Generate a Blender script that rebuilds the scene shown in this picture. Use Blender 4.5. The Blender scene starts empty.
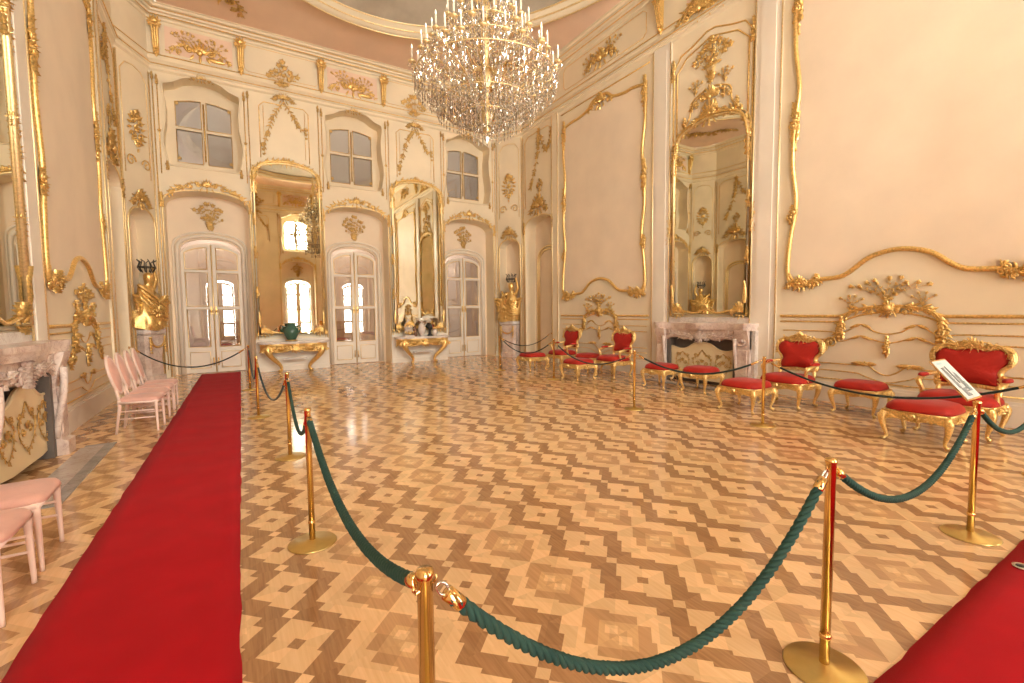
import bpy, math, random
from mathutils import Vector as V, Matrix
PI = math.pi; sin = math.sin; cos = math.cos
S = bpy.context.scene; COL = S.collection
random.seed(7)

# ------------------------------------------------------------------ mesh builder
class MB:
    def __init__(s): s.v = []; s.f = []; s.sm = []
    def add(s, vs, fs, smooth=True):
        b = len(s.v); s.v += [tuple(p) for p in vs]
        s.f += [tuple(b + i for i in f) for f in fs]; s.sm += [smooth] * len(fs)
    def box(s, c, d, rz=0, f=None, taper=1.0):
        vs = []
        for z in (-.5, .5):
            k = 1 if z < 0 else taper
            for x, y in ((-.5, -.5), (.5, -.5), (.5, .5), (-.5, .5)):
                px, py = x * d[0] * k, y * d[1] * k
                px, py = px * cos(rz) - py * sin(rz), px * sin(rz) + py * cos(rz)
                p = (c[0] + px, c[1] + py, c[2] + z * d[2])
                vs.append(f(*p) if f else p)
        s.add(vs, [(3, 2, 1, 0), (4, 5, 6, 7), (0, 1, 5, 4), (1, 2, 6, 5), (2, 3, 7, 6), (3, 0, 4, 7)], False)
    def bx(s, x0, x1, y0, y1, z0, z1): s.box(((x0+x1)/2, (y0+y1)/2, (z0+z1)/2), (abs(x1-x0), abs(y1-y0), abs(z1-z0)))
    def tube(s, pts, r, n=6, closed=False, caps=True, flat=None):
        pts = [V(p) for p in pts]; m = len(pts)
        if m < 2: return
        rr = r if isinstance(r, (list, tuple)) else [r] * m
        up = None; vs = []
        for i, p in enumerate(pts):
            if closed: t = pts[(i + 1) % m] - pts[i - 1]
            else: t = pts[min(i + 1, m - 1)] - pts[max(i - 1, 0)]
            if t.length < 1e-9: t = V((0, 0, 1))
            t.normalize()
            if up is None:
                up = V((0, 0, 1)) if abs(t.z) < .9 else V((1, 0, 0))
            a = up - t * up.dot(t)
            if a.length < 1e-6: a = t.orthogonal()
            a.normalize(); up = a; b = t.cross(a)
            for k in range(n):
                w = 2 * PI * k / n; vs.append(p + (a * cos(w) + b * sin(w)) * rr[i])
        fs = []
        for i in range(m if closed else m - 1):
            j = (i + 1) % m
            for k in range(n):
                l = (k + 1) % n; fs.append((i * n + k, i * n + l, j * n + l, j * n + k))
        if caps and not closed:
            fs.append(tuple(range(n))[::-1]); fs.append(tuple((m - 1) * n + k for k in range(n)))
        s.add(vs, fs)
    def lathe(s, prof, c=(0, 0, 0), n=20, sx=1, sy=1, f=None):
        vs = []
        for r, z in prof:
            for k in range(n):
                w = 2 * PI * k / n; p = (c[0] + r * cos(w) * sx, c[1] + r * sin(w) * sy, c[2] + z)
                vs.append(f(*p) if f else p)
        fs = []
        for i in range(len(prof) - 1):
            for k in range(n):
                l = (k + 1) % n; fs.append((i * n + k, i * n + l, (i + 1) * n + l, (i + 1) * n + k))
        m = len(prof); fs.append(tuple(range(n))[::-1]); fs.append(tuple((m - 1) * n + k for k in range(n)))
        s.add(vs, fs)
    def blob(s, c, r, n=8, m=5, f=None, rot=None):
        vs = []; 
        for i in range(m + 1):
            t = PI * i / m
            for k in range(n):
                w = 2 * PI * k / n; p = V((r[0] * sin(t) * cos(w), r[1] * sin(t) * sin(w), r[2] * cos(t)))
                if rot: p = rot @ p
                p = (c[0] + p.x, c[1] + p.y, c[2] + p.z); vs.append(f(*p) if f else p)
        s.add(vs, [(i * n + k, (i + 1) * n + k, (i + 1) * n + (k + 1) % n, i * n + (k + 1) % n) for i in range(m) for k in range(n)])
    def pillow(s, c, d, e=.45, puff=.35, n=28, m=10, f=None, outline=None, bot=.3):
        # cushion: superellipse outline, domed top
        vs = []
        for i in range(m + 1):
            t = -PI / 2 + PI * i / m
            cr = max(cos(t), 0) ** puff; z = (sin(t) if sin(t) > 0 else sin(t) * bot) * d[2]
            for k in range(n):
                w = 2 * PI * k / n
                cx, sy = cos(w), sin(w)
                x = (abs(cx) ** e) * (1 if cx > 0 else -1); y = (abs(sy) ** e) * (1 if sy > 0 else -1)
                if outline: x, y = outline(x, y)
                p = (c[0] + x * cr * d[0] / 2, c[1] + y * cr * d[1] / 2, c[2] + z); vs.append(f(*p) if f else p)
        s.add(vs, [(i * n + k, i * n + (k + 1) % n, (i + 1) * n + (k + 1) % n, (i + 1) * n + k) for i in range(m) for k in range(n)])
    def prism(s, pts, f, a, b, smooth=False):
        # pts 2D outline (u,v), f(u,v,n)->world, from depth a to b
        n = len(pts); vs = [f(u, v, a) for u, v in pts] + [f(u, v, b) for u, v in pts]
        s.add(vs, [tuple(range(n))[::-1], tuple(range(n, 2 * n))] + [(i, (i + 1) % n, n + (i + 1) % n, n + i) for i in range(n)], smooth)
    def build(s, name, mat, parent=None, label=None, loc=None, **kw):
        me = bpy.data.meshes.new(name); me.from_pydata([tuple(p) for p in s.v], [], s.f)
        me.polygons.foreach_set('use_smooth', s.sm); me.materials.append(mat); me.update()
        import bmesh
        bm = bmesh.new(); bm.from_mesh(me); bmesh.ops.recalc_face_normals(bm, faces=bm.faces); bm.to_mesh(me); bm.free()
        o = bpy.data.objects.new(name, me); COL.objects.link(o)
        if parent: o.parent = parent
        if loc: o.location = loc
        if label: o['label'] = label
        for k, x in kw.items(): o[k] = x
        return o

def tag(o, label, cat, group=None):
    o['label'] = label; o['category'] = cat
    if group: o['group'] = group
    return o
def thing(name, label, cat, loc=(0, 0, 0), rz=0, group=None):
    o = bpy.data.objects.new(name, None); COL.objects.link(o); o.location = loc; o.rotation_euler = (0, 0, rz)
    o.empty_display_size = .1
    return tag(o, label, cat, group)
def struct(name, mb=None, mat=None):
    o = mb.build(name, mat) if mb else bpy.data.objects.new(name, None)
    if not mb: COL.objects.link(o)
    o['kind'] = 'structure'; return o
def copy_tree(o, loc=None, rz=None, label=None, parent=None):
    c = o.copy(); COL.objects.link(c)
    if parent: c.parent = parent
    for ch in list(o.children): copy_tree(ch, parent=c)
    if loc is not None: c.location = loc
    if rz is not None: c.rotation_euler = (0, 0, rz)
    if label: c['label'] = label
    return c

# ------------------------------------------------------------------ materials
class NT:
    def __init__(s, name):
        s.m = bpy.data.materials.new(name); s.m.use_nodes = True; s.t = s.m.node_tree; s.t.nodes.clear()
        s.out = s.n('ShaderNodeOutputMaterial')
    def n(s, ty, **kw):
        o = s.t.nodes.new(ty)
        for k, v in kw.items(): setattr(o, k, v)
        return o
    def l(s, a, b): s.t.links.new(a, b)
    def put(s, sock, v):
        if hasattr(v, 'is_linked') or hasattr(v, 'links'): s.l(v, sock)
        else: sock.default_value = v
    def math(s, op, a, b=None, c=None, clamp=False):
        o = s.n('ShaderNodeMath', operation=op, use_clamp=clamp)
        for i, x in enumerate((a, b, c)):
            if x is not None: s.put(o.inputs[i], x)
        return o.outputs[0]
    def mix(s, fac, a, b, blend='MIX'):
        o = s.n('ShaderNodeMix', data_type='RGBA', blend_type=blend)
        s.put(o.inputs[0], fac); s.put(o.inputs[6], a); s.put(o.inputs[7], b); return o.outputs[2]
    def noise(s, scale, detail=3, vec=None, rough=.5):
        o = s.n('ShaderNodeTexNoise'); o.inputs['Scale'].default_value = scale; o.inputs['Detail'].default_value = detail
        o.inputs['Roughness'].default_value = rough
        if vec is None: vec = s.n('ShaderNodeTexCoord').outputs['Object']
        s.l(vec, o.inputs['Vector']); return o.outputs['Fac']
    def ramp(s, fac, stops):
        o = s.n('ShaderNodeValToRGB'); s.l(fac, o.inputs[0]); e = o.color_ramp.elements
        while len(e) < len(stops): e.new(.5)
        for el, (p, c) in zip(e, stops): el.position = p; el.color = (*c, 1)
        return o.outputs[0]
    def principled(s, col, rough=.5, metal=0, spec=.5, bump=None, bs=.1, **kw):
        p = s.n('ShaderNodeBsdfPrincipled')
        s.put(p.inputs['Base Color'], (*col, 1) if isinstance(col, tuple) else col)
        s.put(p.inputs['Roughness'], rough); p.inputs['Metallic'].default_value = metal
        p.inputs['Specular IOR Level'].default_value = spec
        for k, v in kw.items(): s.put(p.inputs[k.replace('_', ' ')], v)
        if bump is not None:
            b = s.n('ShaderNodeBump'); b.inputs['Strength'].default_value = bs; b.inputs['Distance'].default_value = .01
            s.l(bump, b.inputs['Height']); s.l(b.outputs[0], p.inputs['Normal'])
        s.l(p.outputs[0], s.out.inputs[0]); return p
def M_paint(name, c, rough=.5, var=.05):
    t = NT(name); f = t.noise(1.3, 4)
    col = t.ramp(f, [(.3, tuple(x * (1 - var) for x in c)), (.7, tuple(min(1, x * (1 + var)) for x in c))])
    t.principled(col, rough, spec=.3); return t.m
def M_gold(name, c, rough=.32, dark=.55, sc=40):
    t = NT(name); f = t.noise(sc, 3)
    col = t.ramp(f, [(.3, tuple(x * dark for x in c)), (.6, c)])
    t.principled(col, rough, metal=.75, bump=f, bs=.25); return t.m
def M_marble(name, a, b, c, sc=3, rough=.25):
    t = NT(name); co = t.n('ShaderNodeTexCoord').outputs['Object']
    n1 = t.noise(sc, 8, co, .65); w = t.n('ShaderNodeTexNoise'); w.inputs['Scale'].default_value = sc * 2.2; w.inputs['Detail'].default_value = 6
    w.inputs['Distortion'].default_value = 1.6; t.l(co, w.inputs['Vector'])
    base = t.ramp(n1, [(.35, a), (.5, b), (.68, c)])
    vein = t.ramp(w.outputs['Fac'], [(.47, (1, 1, 1)), (.5, (.62, .5, .5)), (.53, (1, 1, 1))])
    t.principled(t.mix(.6, base, vein, 'MULTIPLY'), rough); return t.m
def M_fabric(name, c, rough=.85, sheen=.3, sc=250, var=.12):
    t = NT(name); f = t.noise(sc, 2); g = t.noise(4, 3)
    col = t.ramp(g, [(.3, tuple(x * (1 - var) for x in c)), (.7, tuple(min(1, x * (1 + var)) for x in c))])
    t.principled(col, rough, spec=.2, bump=f, bs=.3, Sheen_Weight=sheen, Sheen_Roughness=.4); return t.m
def M_plain(name, c, rough=.5, metal=0, **kw):
    t = NT(name); f = t.noise(18, 3)
    col = t.ramp(f, [(.3, tuple(x * .9 for x in c)), (.7, c)]); t.principled(col, rough, metal=metal, **kw); return t.m
def M_glass(name, refl=.12, tint=(1, 1, 1), rough=.01):
    t = NT(name); tr = t.n('ShaderNodeBsdfTransparent'); tr.inputs[0].default_value = (*tint, 1)
    g = t.n('ShaderNodeBsdfGlossy'); g.inputs['Roughness'].default_value = rough
    lw = t.n('ShaderNodeLayerWeight'); lw.inputs[0].default_value = .25
    f = t.math('ADD', t.math('MULTIPLY', lw.outputs['Fresnel'], .6), refl, clamp=True)
    m = t.n('ShaderNodeMixShader'); t.l(f, m.inputs[0]); t.l(tr.outputs[0], m.inputs[1]); t.l(g.outputs[0], m.inputs[2]); t.l(m.outputs[0], t.out.inputs[0]); return t.m
def M_emit(name, c, st):
    t = NT(name); e = t.n('ShaderNodeEmission'); e.inputs[0].default_value = (*c, 1); e.inputs[1].default_value = st
    t.l(e.outputs[0], t.out.inputs[0]); return t.m

CREAM = M_paint("cream_paint", (.87, .77, .58), .45)
FIELD = M_paint("rose_beige_paint", (.86, .74, .585), .55)
WHITE = M_paint('white_paint', (.84, .78, .68), .4)
PINK = M_paint('pink_plaster', (.90, .68, .53), .6)
GOLD = M_gold('gilding', (.98, .68, .26), .34, .62)
GOLDL = M_gold('pale_gilding', (1.0, .80, .44), .38, .78)
GOLDD = M_gold('dark_gilding', (.84, .57, .22), .38, .55)
GOLDF = M_gold('furniture_gilding', (1.0, .71, .29), .34, .62, 60)
BRASS = M_plain('polished_brass', (.86, .58, .24), .14, 1)
BRASSP = M_plain('brass_plate', (.72, .55, .22), .3, 1)
STEEL = M_plain('steel', (.7, .7, .7), .2, 1)
MIRROR = None
t_ = NT('mirror_silvering'); t_.principled(t_.ramp(t_.noise(2.5, 3), [(.3, (.76, .76, .62)), (.7, (.84, .83, .72))]), .015, metal=1); MIRROR = t_.m
MARB = M_marble('rose_marble', (.56, .43, .38), (.72, .60, .53), (.84, .76, .69), 3)
MARBW = M_marble('pale_marble', (.62, .55, .5), (.74, .67, .62), (.82, .78, .72), 2.5)
MARBG = M_marble('grey_marble', (.22, .22, .22), (.30, .29, .28), (.40, .38, .36), 3)
MARBF = M_marble('hearth_marble', (.42, .36, .32), (.50, .44, .39), (.58, .52, .47), 3, .2)
VELVET = M_fabric('red_damask', (.40, .022, .014), .6, .12, 60)
CARPET = M_fabric('red_carpet_pile', (.42, .003, .010), .95, .03, 400, .08)
ROSE = M_fabric('rose_upholstery', (.70, .41, .34), .8, .3, 120)
PALE = M_paint('rose_white_lacquer', (.82, .64, .56), .35)
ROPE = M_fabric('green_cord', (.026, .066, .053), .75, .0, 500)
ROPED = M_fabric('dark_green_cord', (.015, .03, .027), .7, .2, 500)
DARK = M_plain('firebox_stone', (.14, .12, .105), .7)
BLACK = M_plain('blackened_iron', (.03, .03, .03), .4)
SCREEN = M_paint('cream_screen_panel', (.83, .70, .45), .5)
GREENP = M_plain('green_porcelain', (.055, .14, .10), .15)
PORC = M_plain('white_porcelain', (.75, .66, .6), .15)
WOODB = M_plain('brown_cabinet_wood', (.22, .10, .05), .35)
GLASS = M_glass('door_glass', .22)
WGLASS = M_glass('window_glass', .10)
CLEAR = M_glass('clear_glass', .05)
CURTAIN = M_fabric('grey_curtain', (.62, .55, .48), .9, .1, 60)
CRYST = None
def crystal():
    t = NT('cut_crystal'); tr = t.n('ShaderNodeBsdfTransparent'); tr.inputs[0].default_value = (.88, .83, .76, 1)
    g = t.n('ShaderNodeBsdfGlossy'); g.inputs['Roughness'].default_value = .12; g.inputs[0].default_value = (1, .95, .88, 1)
    d = t.n('ShaderNodeBsdfDiffuse'); d.inputs[0].default_value = (.52, .46, .38, 1)
    m = t.n('ShaderNodeMixShader'); m.inputs[0].default_value = .55; t.l(g.outputs[0], m.inputs[1]); t.l(d.outputs[0], m.inputs[2])
    q = t.n('ShaderNodeMixShader'); q.inputs[0].default_value = .55; t.l(tr.outputs[0], q.inputs[1]); t.l(m.outputs[0], q.inputs[2]); t.l(q.outputs[0], t.out.inputs[0])
    return t.m
CRYST = crystal()

def parquet():
    t = NT('parquet'); co = t.n('ShaderNodeTexCoord').outputs['Object']; sp = t.n('ShaderNodeSeparateXYZ'); t.l(co, sp.inputs[0])
    g = .2623; PX = 1.7315
    def A(x, y): return t.math('ADD', x, y)
    def half(ox, oy):
        x = t.math('WRAP', t.math('MULTIPLY', t.math('SUBTRACT', sp.outputs[0], .2044 + ox * g), 1 / g), PX, -PX)
        y = t.math('WRAP', t.math('MULTIPLY', t.math('SUBTRACT', sp.outputs[1], 2.9022 + oy * g), 1 / g), 1, -1)
        s = t.math('SIGN', y); x = t.math('MULTIPLY', x, s); y = t.math('ABSOLUTE', y)
        return t.math('ADD', x, y), t.math('SUBTRACT', x, y)
    def box(a, b, a0, a1, b0, b1):
        p = t.math('COMPARE', a, (a0 + a1) / 2, (a1 - a0) / 2); q = t.math('COMPARE', b, (b0 + b1) / 2, (b1 - b0) / 2)
        return t.math('MULTIPLY', p, q)
    def un(*m):
        r = m[0]
        for x in m[1:]: r = t.math('MAXIMUM', r, x)
        return r
    a, b = half(0, 0); c, d = half(PX, 1)
    ring = un(box(a, b, -1.17, 1.17, -1.17, 1.17), box(a, b, 1.1, 1.33, -.83, .46), box(a, b, -.46, .83, -1.33, -1.1),
              box(a, b, 1.33, 1.67, -.67, -.33), box(a, b, .33, .67, -1.67, -1.33))
    light = un(box(a, b, -.67, .67, -.67, .67), box(a, b, .08, .83, -.83, -.08), box(a, b, .83, 1.17, -1.17, -.83))
    dot = box(a, b, -.17, .17, -.17, .17)
    q = un(box(c, d, -.86, .86, -.86, .86), box(c, d, .1, .98, -.98, -.26))
    qn = un(box(c, d, .5, .9, .5, .9), box(c, d, -.9, -.5, -.9, -.5), box(c, d, .02, .36, -.36, -.02))
    br = t.math('MULTIPLY', ring, t.math('SUBTRACT', 1, light)); br = un(br, dot)
    bq = t.math('MULTIPLY', q, t.math('SUBTRACT', 1, qn))
    # piece variation + grain
    cb = t.n('ShaderNodeCombineXYZ'); t.l(t.math('FLOOR', t.math('MULTIPLY', a, 1.2)), cb.inputs[0]); t.l(t.math('FLOOR', t.math('MULTIPLY', b, 1.2)), cb.inputs[1])
    t.l(t.math('FLOOR', t.math('MULTIPLY', sp.outputs[0], 1.1)), cb.inputs[2])
    wn = t.n('ShaderNodeTexWhiteNoise'); t.l(cb.outputs[0], wn.inputs[0])
    def grain(ang):
        mp = t.n('ShaderNodeMapping'); t.l(co, mp.inputs[0]); mp.inputs['Rotation'].default_value = (0, 0, ang); mp.inputs['Scale'].default_value = (60, 3, 1)
        return t.noise(1, 4, mp.outputs[0], .6)
    sel = t.math('GREATER_THAN', t.math('ABSOLUTE', a), t.math('ABSOLUTE', b))
    gr = t.math('ADD', t.math('MULTIPLY', grain(PI / 4), sel), t.math('MULTIPLY', grain(-PI / 4), t.math('SUBTRACT', 1, sel)))
    lt = t.ramp(gr, [(.3, (.72, .46, .235)), (.7, (.82, .56, .31))])
    bn = t.ramp(gr, [(.3, (.29, .15, .066)), (.7, (.43, .235, .11))])
    bm = t.ramp(gr, [(.3, (.44, .245, .115)), (.7, (.56, .33, .16))])
    bi_ = t.ramp(gr, [(.3, (.56, .335, .16)), (.7, (.68, .43, .22))])
    col = t.mix(bq, t.mix(br, lt, bn), t.mix(box(c, d, -.52, .52, -.52, .52), bm, bi_))
    v = t.math('ADD', t.math('MULTIPLY', wn.outputs[0], .22), .89)
    cv = t.n('ShaderNodeCombineColor'); [t.l(v, cv.inputs[i]) for i in range(3)]
    col = t.mix(1.0, col, cv.outputs[0], 'MULTIPLY')
    t.principled(col, .12, spec=.6, bump=t.noise(1.6, 2), bs=.05); return t.m
PARQ = parquet()
def cloudy():
    t = NT('painted_sky_fresco'); f = t.noise(.55, 6, None, .6)
    t.principled(t.ramp(f, [(.3, (.42, .38, .31)), (.5, (.56, .51, .42)), (.7, (.72, .65, .53))]), .7); return t.m
FRESCO = cloudy()

# ------------------------------------------------------------------ wall frames and ornaments
class Fr:
    def __init__(s, o, u, n): s.o = V(o); s.u = V(u).normalized(); s.n = V(n).normalized()
    def __call__(s, u, v, n=0): return s.o + s.u * u + V((0, 0, v)) + s.n * n
XL, XR, YB, YF = -1.98, 8.77, 14.58, -1.98
CX, CY = 3.4, 6.3
FB = Fr((0, YB, 0), (1, 0, 0), (0, -1, 0)); FF = Fr((0, YF, 0), (1, 0, 0), (0, 1, 0))
FR_ = Fr((XR, 0, 0), (0, 1, 0), (-1, 0, 0)); FL = Fr((XL, 0, 0), (0, 1, 0), (1, 0, 0))
def shift(f, du, dv, dn=0): return lambda u, v, n=0: f(u + du, v + dv, n + dn)

def leaf(mb, f, x, y, ang, L, W, h=.03, base=.01):
    dx, dy = cos(ang), sin(ang); px, py = -dy, dx; vs = []
    for t, w, e in ((0, .12, .3), (.3, .5, 1.), (.65, .42, .9), (1, .04, 1.5)):
        cx, cy = x + dx * L * t, y + dy * L * t
        vs += [f(cx + px * W * w, cy + py * W * w, base), f(cx, cy, base + h * e), f(cx - px * W * w, cy - py * W * w, base)]
    fs = []
    for i in range(3):
        for k in range(2): fs.append((i * 3 + k, i * 3 + k + 1, i * 3 + 4 + k, i * 3 + 3 + k))
    mb.add(vs, fs)
def flower(mb, f, x, y, r, h=.03, n=5):
    a0 = random.random() * 6
    for k in range(n): leaf(mb, f, x, y, a0 + 2 * PI * k / n, r, r * .9, h)
    mb.blob(f(x, y, h), (r * .25,) * 3, 6, 4)
def scroll(mb, f, x, y, r, a0, turns, sgn, rad, h=.03, ends=True):
    pts = []; rr = []; n = int(14 * turns) + 4
    for i in range(n + 1):
        t = i / n; w = a0 + sgn * 2 * PI * turns * t; q = r * (1 - .78 * t)
        pts.append(f(x + q * cos(w), y + q * sin(w), h)); rr.append(rad * (1.1 - .5 * t))
    mb.tube(pts, rr, 5)
    if ends: mb.blob(pts[-1], (rad * 1.6,) * 3, 6, 4)
def vine(mb, f, pts, rad, step=.1, L=.1, seed=0, flo=.15, h=.03):
    rnd = random.Random(seed); P = smooth(pts, 6); mb.tube([f(p[0], p[1], h) for p in P], [rad * (1 - .5 * i / len(P)) for i in range(len(P))], 5)
    acc = 0
    for i in range(1, len(P)):
        d = math.hypot(P[i][0] - P[i-1][0], P[i][1] - P[i-1][1]); acc += d
        if acc > step:
            acc = 0; a = math.atan2(P[i][1] - P[i-1][1], P[i][0] - P[i-1][0])
            for sg in (-1, 1): leaf(mb, f, P[i][0], P[i][1], a + sg * rnd.uniform(.5, 1.1), L * rnd.uniform(.7, 1.2), L * .36, h)
            if rnd.random() < flo: flower(mb, f, P[i][0], P[i][1], L * .6, h * 1.3)
def smooth(pts, k=6):
    out = []; n = len(pts)
    for i in range(n - 1):
        p0, p1, p2, p3 = pts[max(i-1, 0)], pts[i], pts[i+1], pts[min(i+2, n-1)]
        for j in range(k):
            t = j / k; t2 = t * t; t3 = t2 * t
            out.append(tuple(.5 * (2*b + (c - a) * t + (2*a - 5*b + 4*c - d) * t2 + (3*b - a - 3*c + d) * t3) for a, b, c, d in zip(p0, p1, p2, p3)))
    out.append(tuple(pts[-1])); return out
def mould(mb, f, pts, r=.02, n=5, closed=False, h=None, sm=0):
    if sm: pts = smooth(pts, sm)
    h = r * .4 if h is None else h
    mb.tube([f(p[0], p[1], h) for p in pts], r, n, closed)
def crest(mb, f, x, y, w, h, seed=0, up=True):
    """symmetric rocaille cartouche: shell fan, C-scrolls, trailing acanthus"""
    rnd = random.Random(seed); k = min(w, h); s = 1 if up else -1
    for i in range(7):
        a = PI / 2 + (i - 3) * .38; leaf(mb, f, x, y - s * .12 * h, a * s, .50 * h * (1 - .09 * abs(i - 3)), .13 * k, .05, .02)
    mb.blob(f(x, y - s * .1 * h, .035), (.10 * k,) * 3, 8, 5)
    for sg in (-1, 1):
        scroll(mb, f, x + sg * .17 * w, y - s * .05 * h, .15 * k, PI / 2 if sg > 0 else PI / 2, 1.3, -sg * s, .022 * k + .008, .035)
        scroll(mb, f, x + sg * .33 * w, y - s * .22 * h, .12 * k, -PI / 2, 1.2, sg * s, .018 * k + .007, .03)
        vine(mb, f, [(x + sg * .08 * w, y - s * .15 * h), (x + sg * .25 * w, y + s * .08 * h), (x + sg * .4 * w, y - s * .08 * h), (x + sg * .5 * w, y - s * .3 * h)], .018 * k + .006, .10 * k + .03, .16 * k, seed + sg, .3)
        leaf(mb, f, x + sg * .1 * w, y - s * .2 * h, (-PI / 2 + sg * .5) * s, .3 * h, .1 * k, .04)
    leaf(mb, f, x, y - s * .2 * h, -PI / 2 * s, .32 * h, .12 * k, .05)
def spray(mb, f, x, y, w, h, seed=0, n=7):
    """bouquet of flowering twigs rising from (x, y-h/2)"""
    rnd = random.Random(seed)
    for i in range(n):
        a = (i - (n - 1) / 2) / n; ex = x + a * 1.1 * w + rnd.uniform(-.05, .05) * w; ey = y + h * (.5 - abs(a) * .7) + rnd.uniform(-.06, .06) * h
        m = (x + a * .35 * w, y - .05 * h)
        vine(mb, f, [(x, y - .45 * h), m, (ex, ey)], .006, .17 * h, .10 * h, seed * 31 + i, .2)
        flower(mb, f, ex, ey, .065 * h + .008)
    flower(mb, f, x, y - .32 * h, .10 * h, .04)
def drop(mb, f, x, y0, y1, w, seed=0):
    """pendant chain of flowers"""
    rnd = random.Random(seed); n = max(3, int(abs(y1 - y0) / (w * .55)))
    for i in range(n):
        t = i / (n - 1); flower(mb, f, x + rnd.uniform(-.12, .12) * w, y0 + (y1 - y0) * t, w * (.5 - .2 * t), .035)
        leaf(mb, f, x, y0 + (y1 - y0) * t, rnd.uniform(0, 6.28), w * .55, w * .2, .03)
def knot(mb, f, x, y, w, h, seed=0):
    """small clasp of leaves on a moulding"""
    rnd = random.Random(seed)
    for i in range(5):
        t = i / 4 - .5
        for sg in (-1, 1): leaf(mb, f, x + sg * .06 * w, y + t * h * .7, PI / 2 + sg * rnd.uniform(.2, .55) + (PI if t < 0 else 0), .24 * h, .34 * w + .01, .04, .02)
    scroll(mb, f, x - .14 * w, y + .12 * h, .28 * w, 0, 1.1, 1, .08 * w, .045); scroll(mb, f, x + .14 * w, y - .12 * h, .28 * w, PI, 1.1, 1, .08 * w, .045)
    flower(mb, f, x, y, .3 * w, .06)

def plate(name, f, outline, holes, thick, mat, parent=None, label=None, back=0):
    """wall plate with holes: front face at n=back, extends to n=back-thick"""
    cu = bpy.data.curves.new(name, 'CURVE'); cu.dimensions = '2D'; cu.fill_mode = 'BOTH'; cu.extrude = thick / 2
    for pts in [outline] + holes:
        sp = cu.splines.new('POLY'); sp.points.add(len(pts) - 1)
        for p, q in zip(sp.points, pts): p.co = (q[0], q[1], 0, 1)
        sp.use_cyclic_u = True
    o = bpy.data.objects.new(name + '_tmp', cu); COL.objects.link(o)
    dg = bpy.context.evaluated_depsgraph_get(); me = bpy.data.meshes.new_from_object(o.evaluated_get(dg))
    mb = MB(); mb.add([f(v.co.x, v.co.y, back - thick / 2 + v.co.z) for v in me.vertices], [tuple(p.vertices) for p in me.polygons], False)
    bpy.data.objects.remove(o); bpy.data.curves.remove(cu); bpy.data.meshes.remove(me)
    return mb.build(name, mat, parent, label)
def arch(c, hw, zs, za, z0=0.0, n=14, sh=0.0):
    """door-like outline: straight sides to zs, segmental arch to za"""
    pts = [(c - hw, z0), (c + hw, z0), (c + hw, zs)]
    if sh: pts += [(c + hw * (1 - sh * .3), zs + (za - zs) * .28)]
    for i in range(1, n):
        t = PI * i / n; e = 1 - sh * .45 * (1 if 0 < i < n else 0)
        pts.append((c + hw * e * cos(t) * (1 if not sh else 1), zs + (za - zs) * (sin(t) ** .8)))
    if sh: pts += [(c - hw * (1 - sh * .3), zs + (za - zs) * .28)]
    pts.append((c - hw, zs)); return pts
def window_outline(c, k=1.0):
    R = [(.74, 5.38), (.80, 5.50), (.87, 5.9), (.86, 6.15), (.80, 6.5), (.79, 6.9), (.84, 7.25), (.82, 7.38), (.60, 7.46), (.42, 7.58), (.2, 7.66)]
    cz = 6.5; q = lambda x, z: (c + x * k, cz + (z - cz) * (1 - (1 - k) * .9))
    return [q(x, z) for x, z in R] + [q(0, 7.68)] + [q(-x, z) for x, z in R[::-1]]

BAYS = (-.40, 3.4, 7.20); FBAYS = (-.50, 3.62, 7.25); PIERS = (1.50, 5.30)

# ------------------------------------------------------------------ floor, ceiling
mb = MB(); mb.bx(-3.2, 10.0, -3.4, 15.3, -.2, 0); floor = struct('floor', mb, PARQ)
POLY = [(-1.98, 13.6), (-1.48, 14.58), (8.28, 14.58), (8.77, 13.6), (8.77, -1.0), (8.28, -1.98), (-1.48, -1.98), (-1.98, -1.0)]
def inset(d):
    n = len(POLY); out = []
    for i in range(n):
        p0, p1, p2 = V(POLY[i-1]), V(POLY[i]), V(POLY[(i+1) % n])
        e1 = (p1 - p0).normalized(); e2 = (p2 - p1).normalized()
        n1 = V((e1.y, -e1.x)); n2 = V((e2.y, -e2.x)); b = (n1 + n2); b = b / b.dot(n1)
        out.append(p1 + b * d)
    return out
def sweep(prof, mat, name, parent=None):
    mb = MB(); n = len(POLY); vs = []
    for d, z in prof: vs += [(p.x, p.y, z) for p in inset(d)]
    fs = [(i * n + k, i * n + (k + 1) % n, (i + 1) * n + (k + 1) % n, (i + 1) * n + k) for i in range(len(prof) - 1) for k in range(n)]
    mb.add(vs, fs, False); return mb.build(name, mat, parent)
cornice = struct('trim_1'); cornice['label'] = 'cream entablature running round the room above the wall panels'
sweep([(.0, 7.62), (.05, 7.66), (.05, 7.72), (.08, 7.74), (.08, 7.80), (.05, 7.84), (.0, 7.92)], CREAM, 'architrave', cornice)
sweep([(.0, 8.84), (.04, 8.86), (.05, 8.90), (.12, 8.92), (.14, 8.97), (.2, 8.98), (.22, 9.03), (.30, 9.04), (.33, 9.08), (.37, 9.09), (.37, 9.12), (.0, 9.13)], CREAM, 'cornice', cornice)
for nm, d, z in (('gilt_fillet', .087, 7.775), ('gilt_fillet', .125, 8.925), ('gilt_fillet', .01, 8.03), ('gilt_fillet', .225, 9.035)):
    mb = MB(); mb.tube([(p.x, p.y, z) for p in inset(d)], .013 if z < 9 else .016, 6, True); mb.build(nm, GOLD, cornice)
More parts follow.
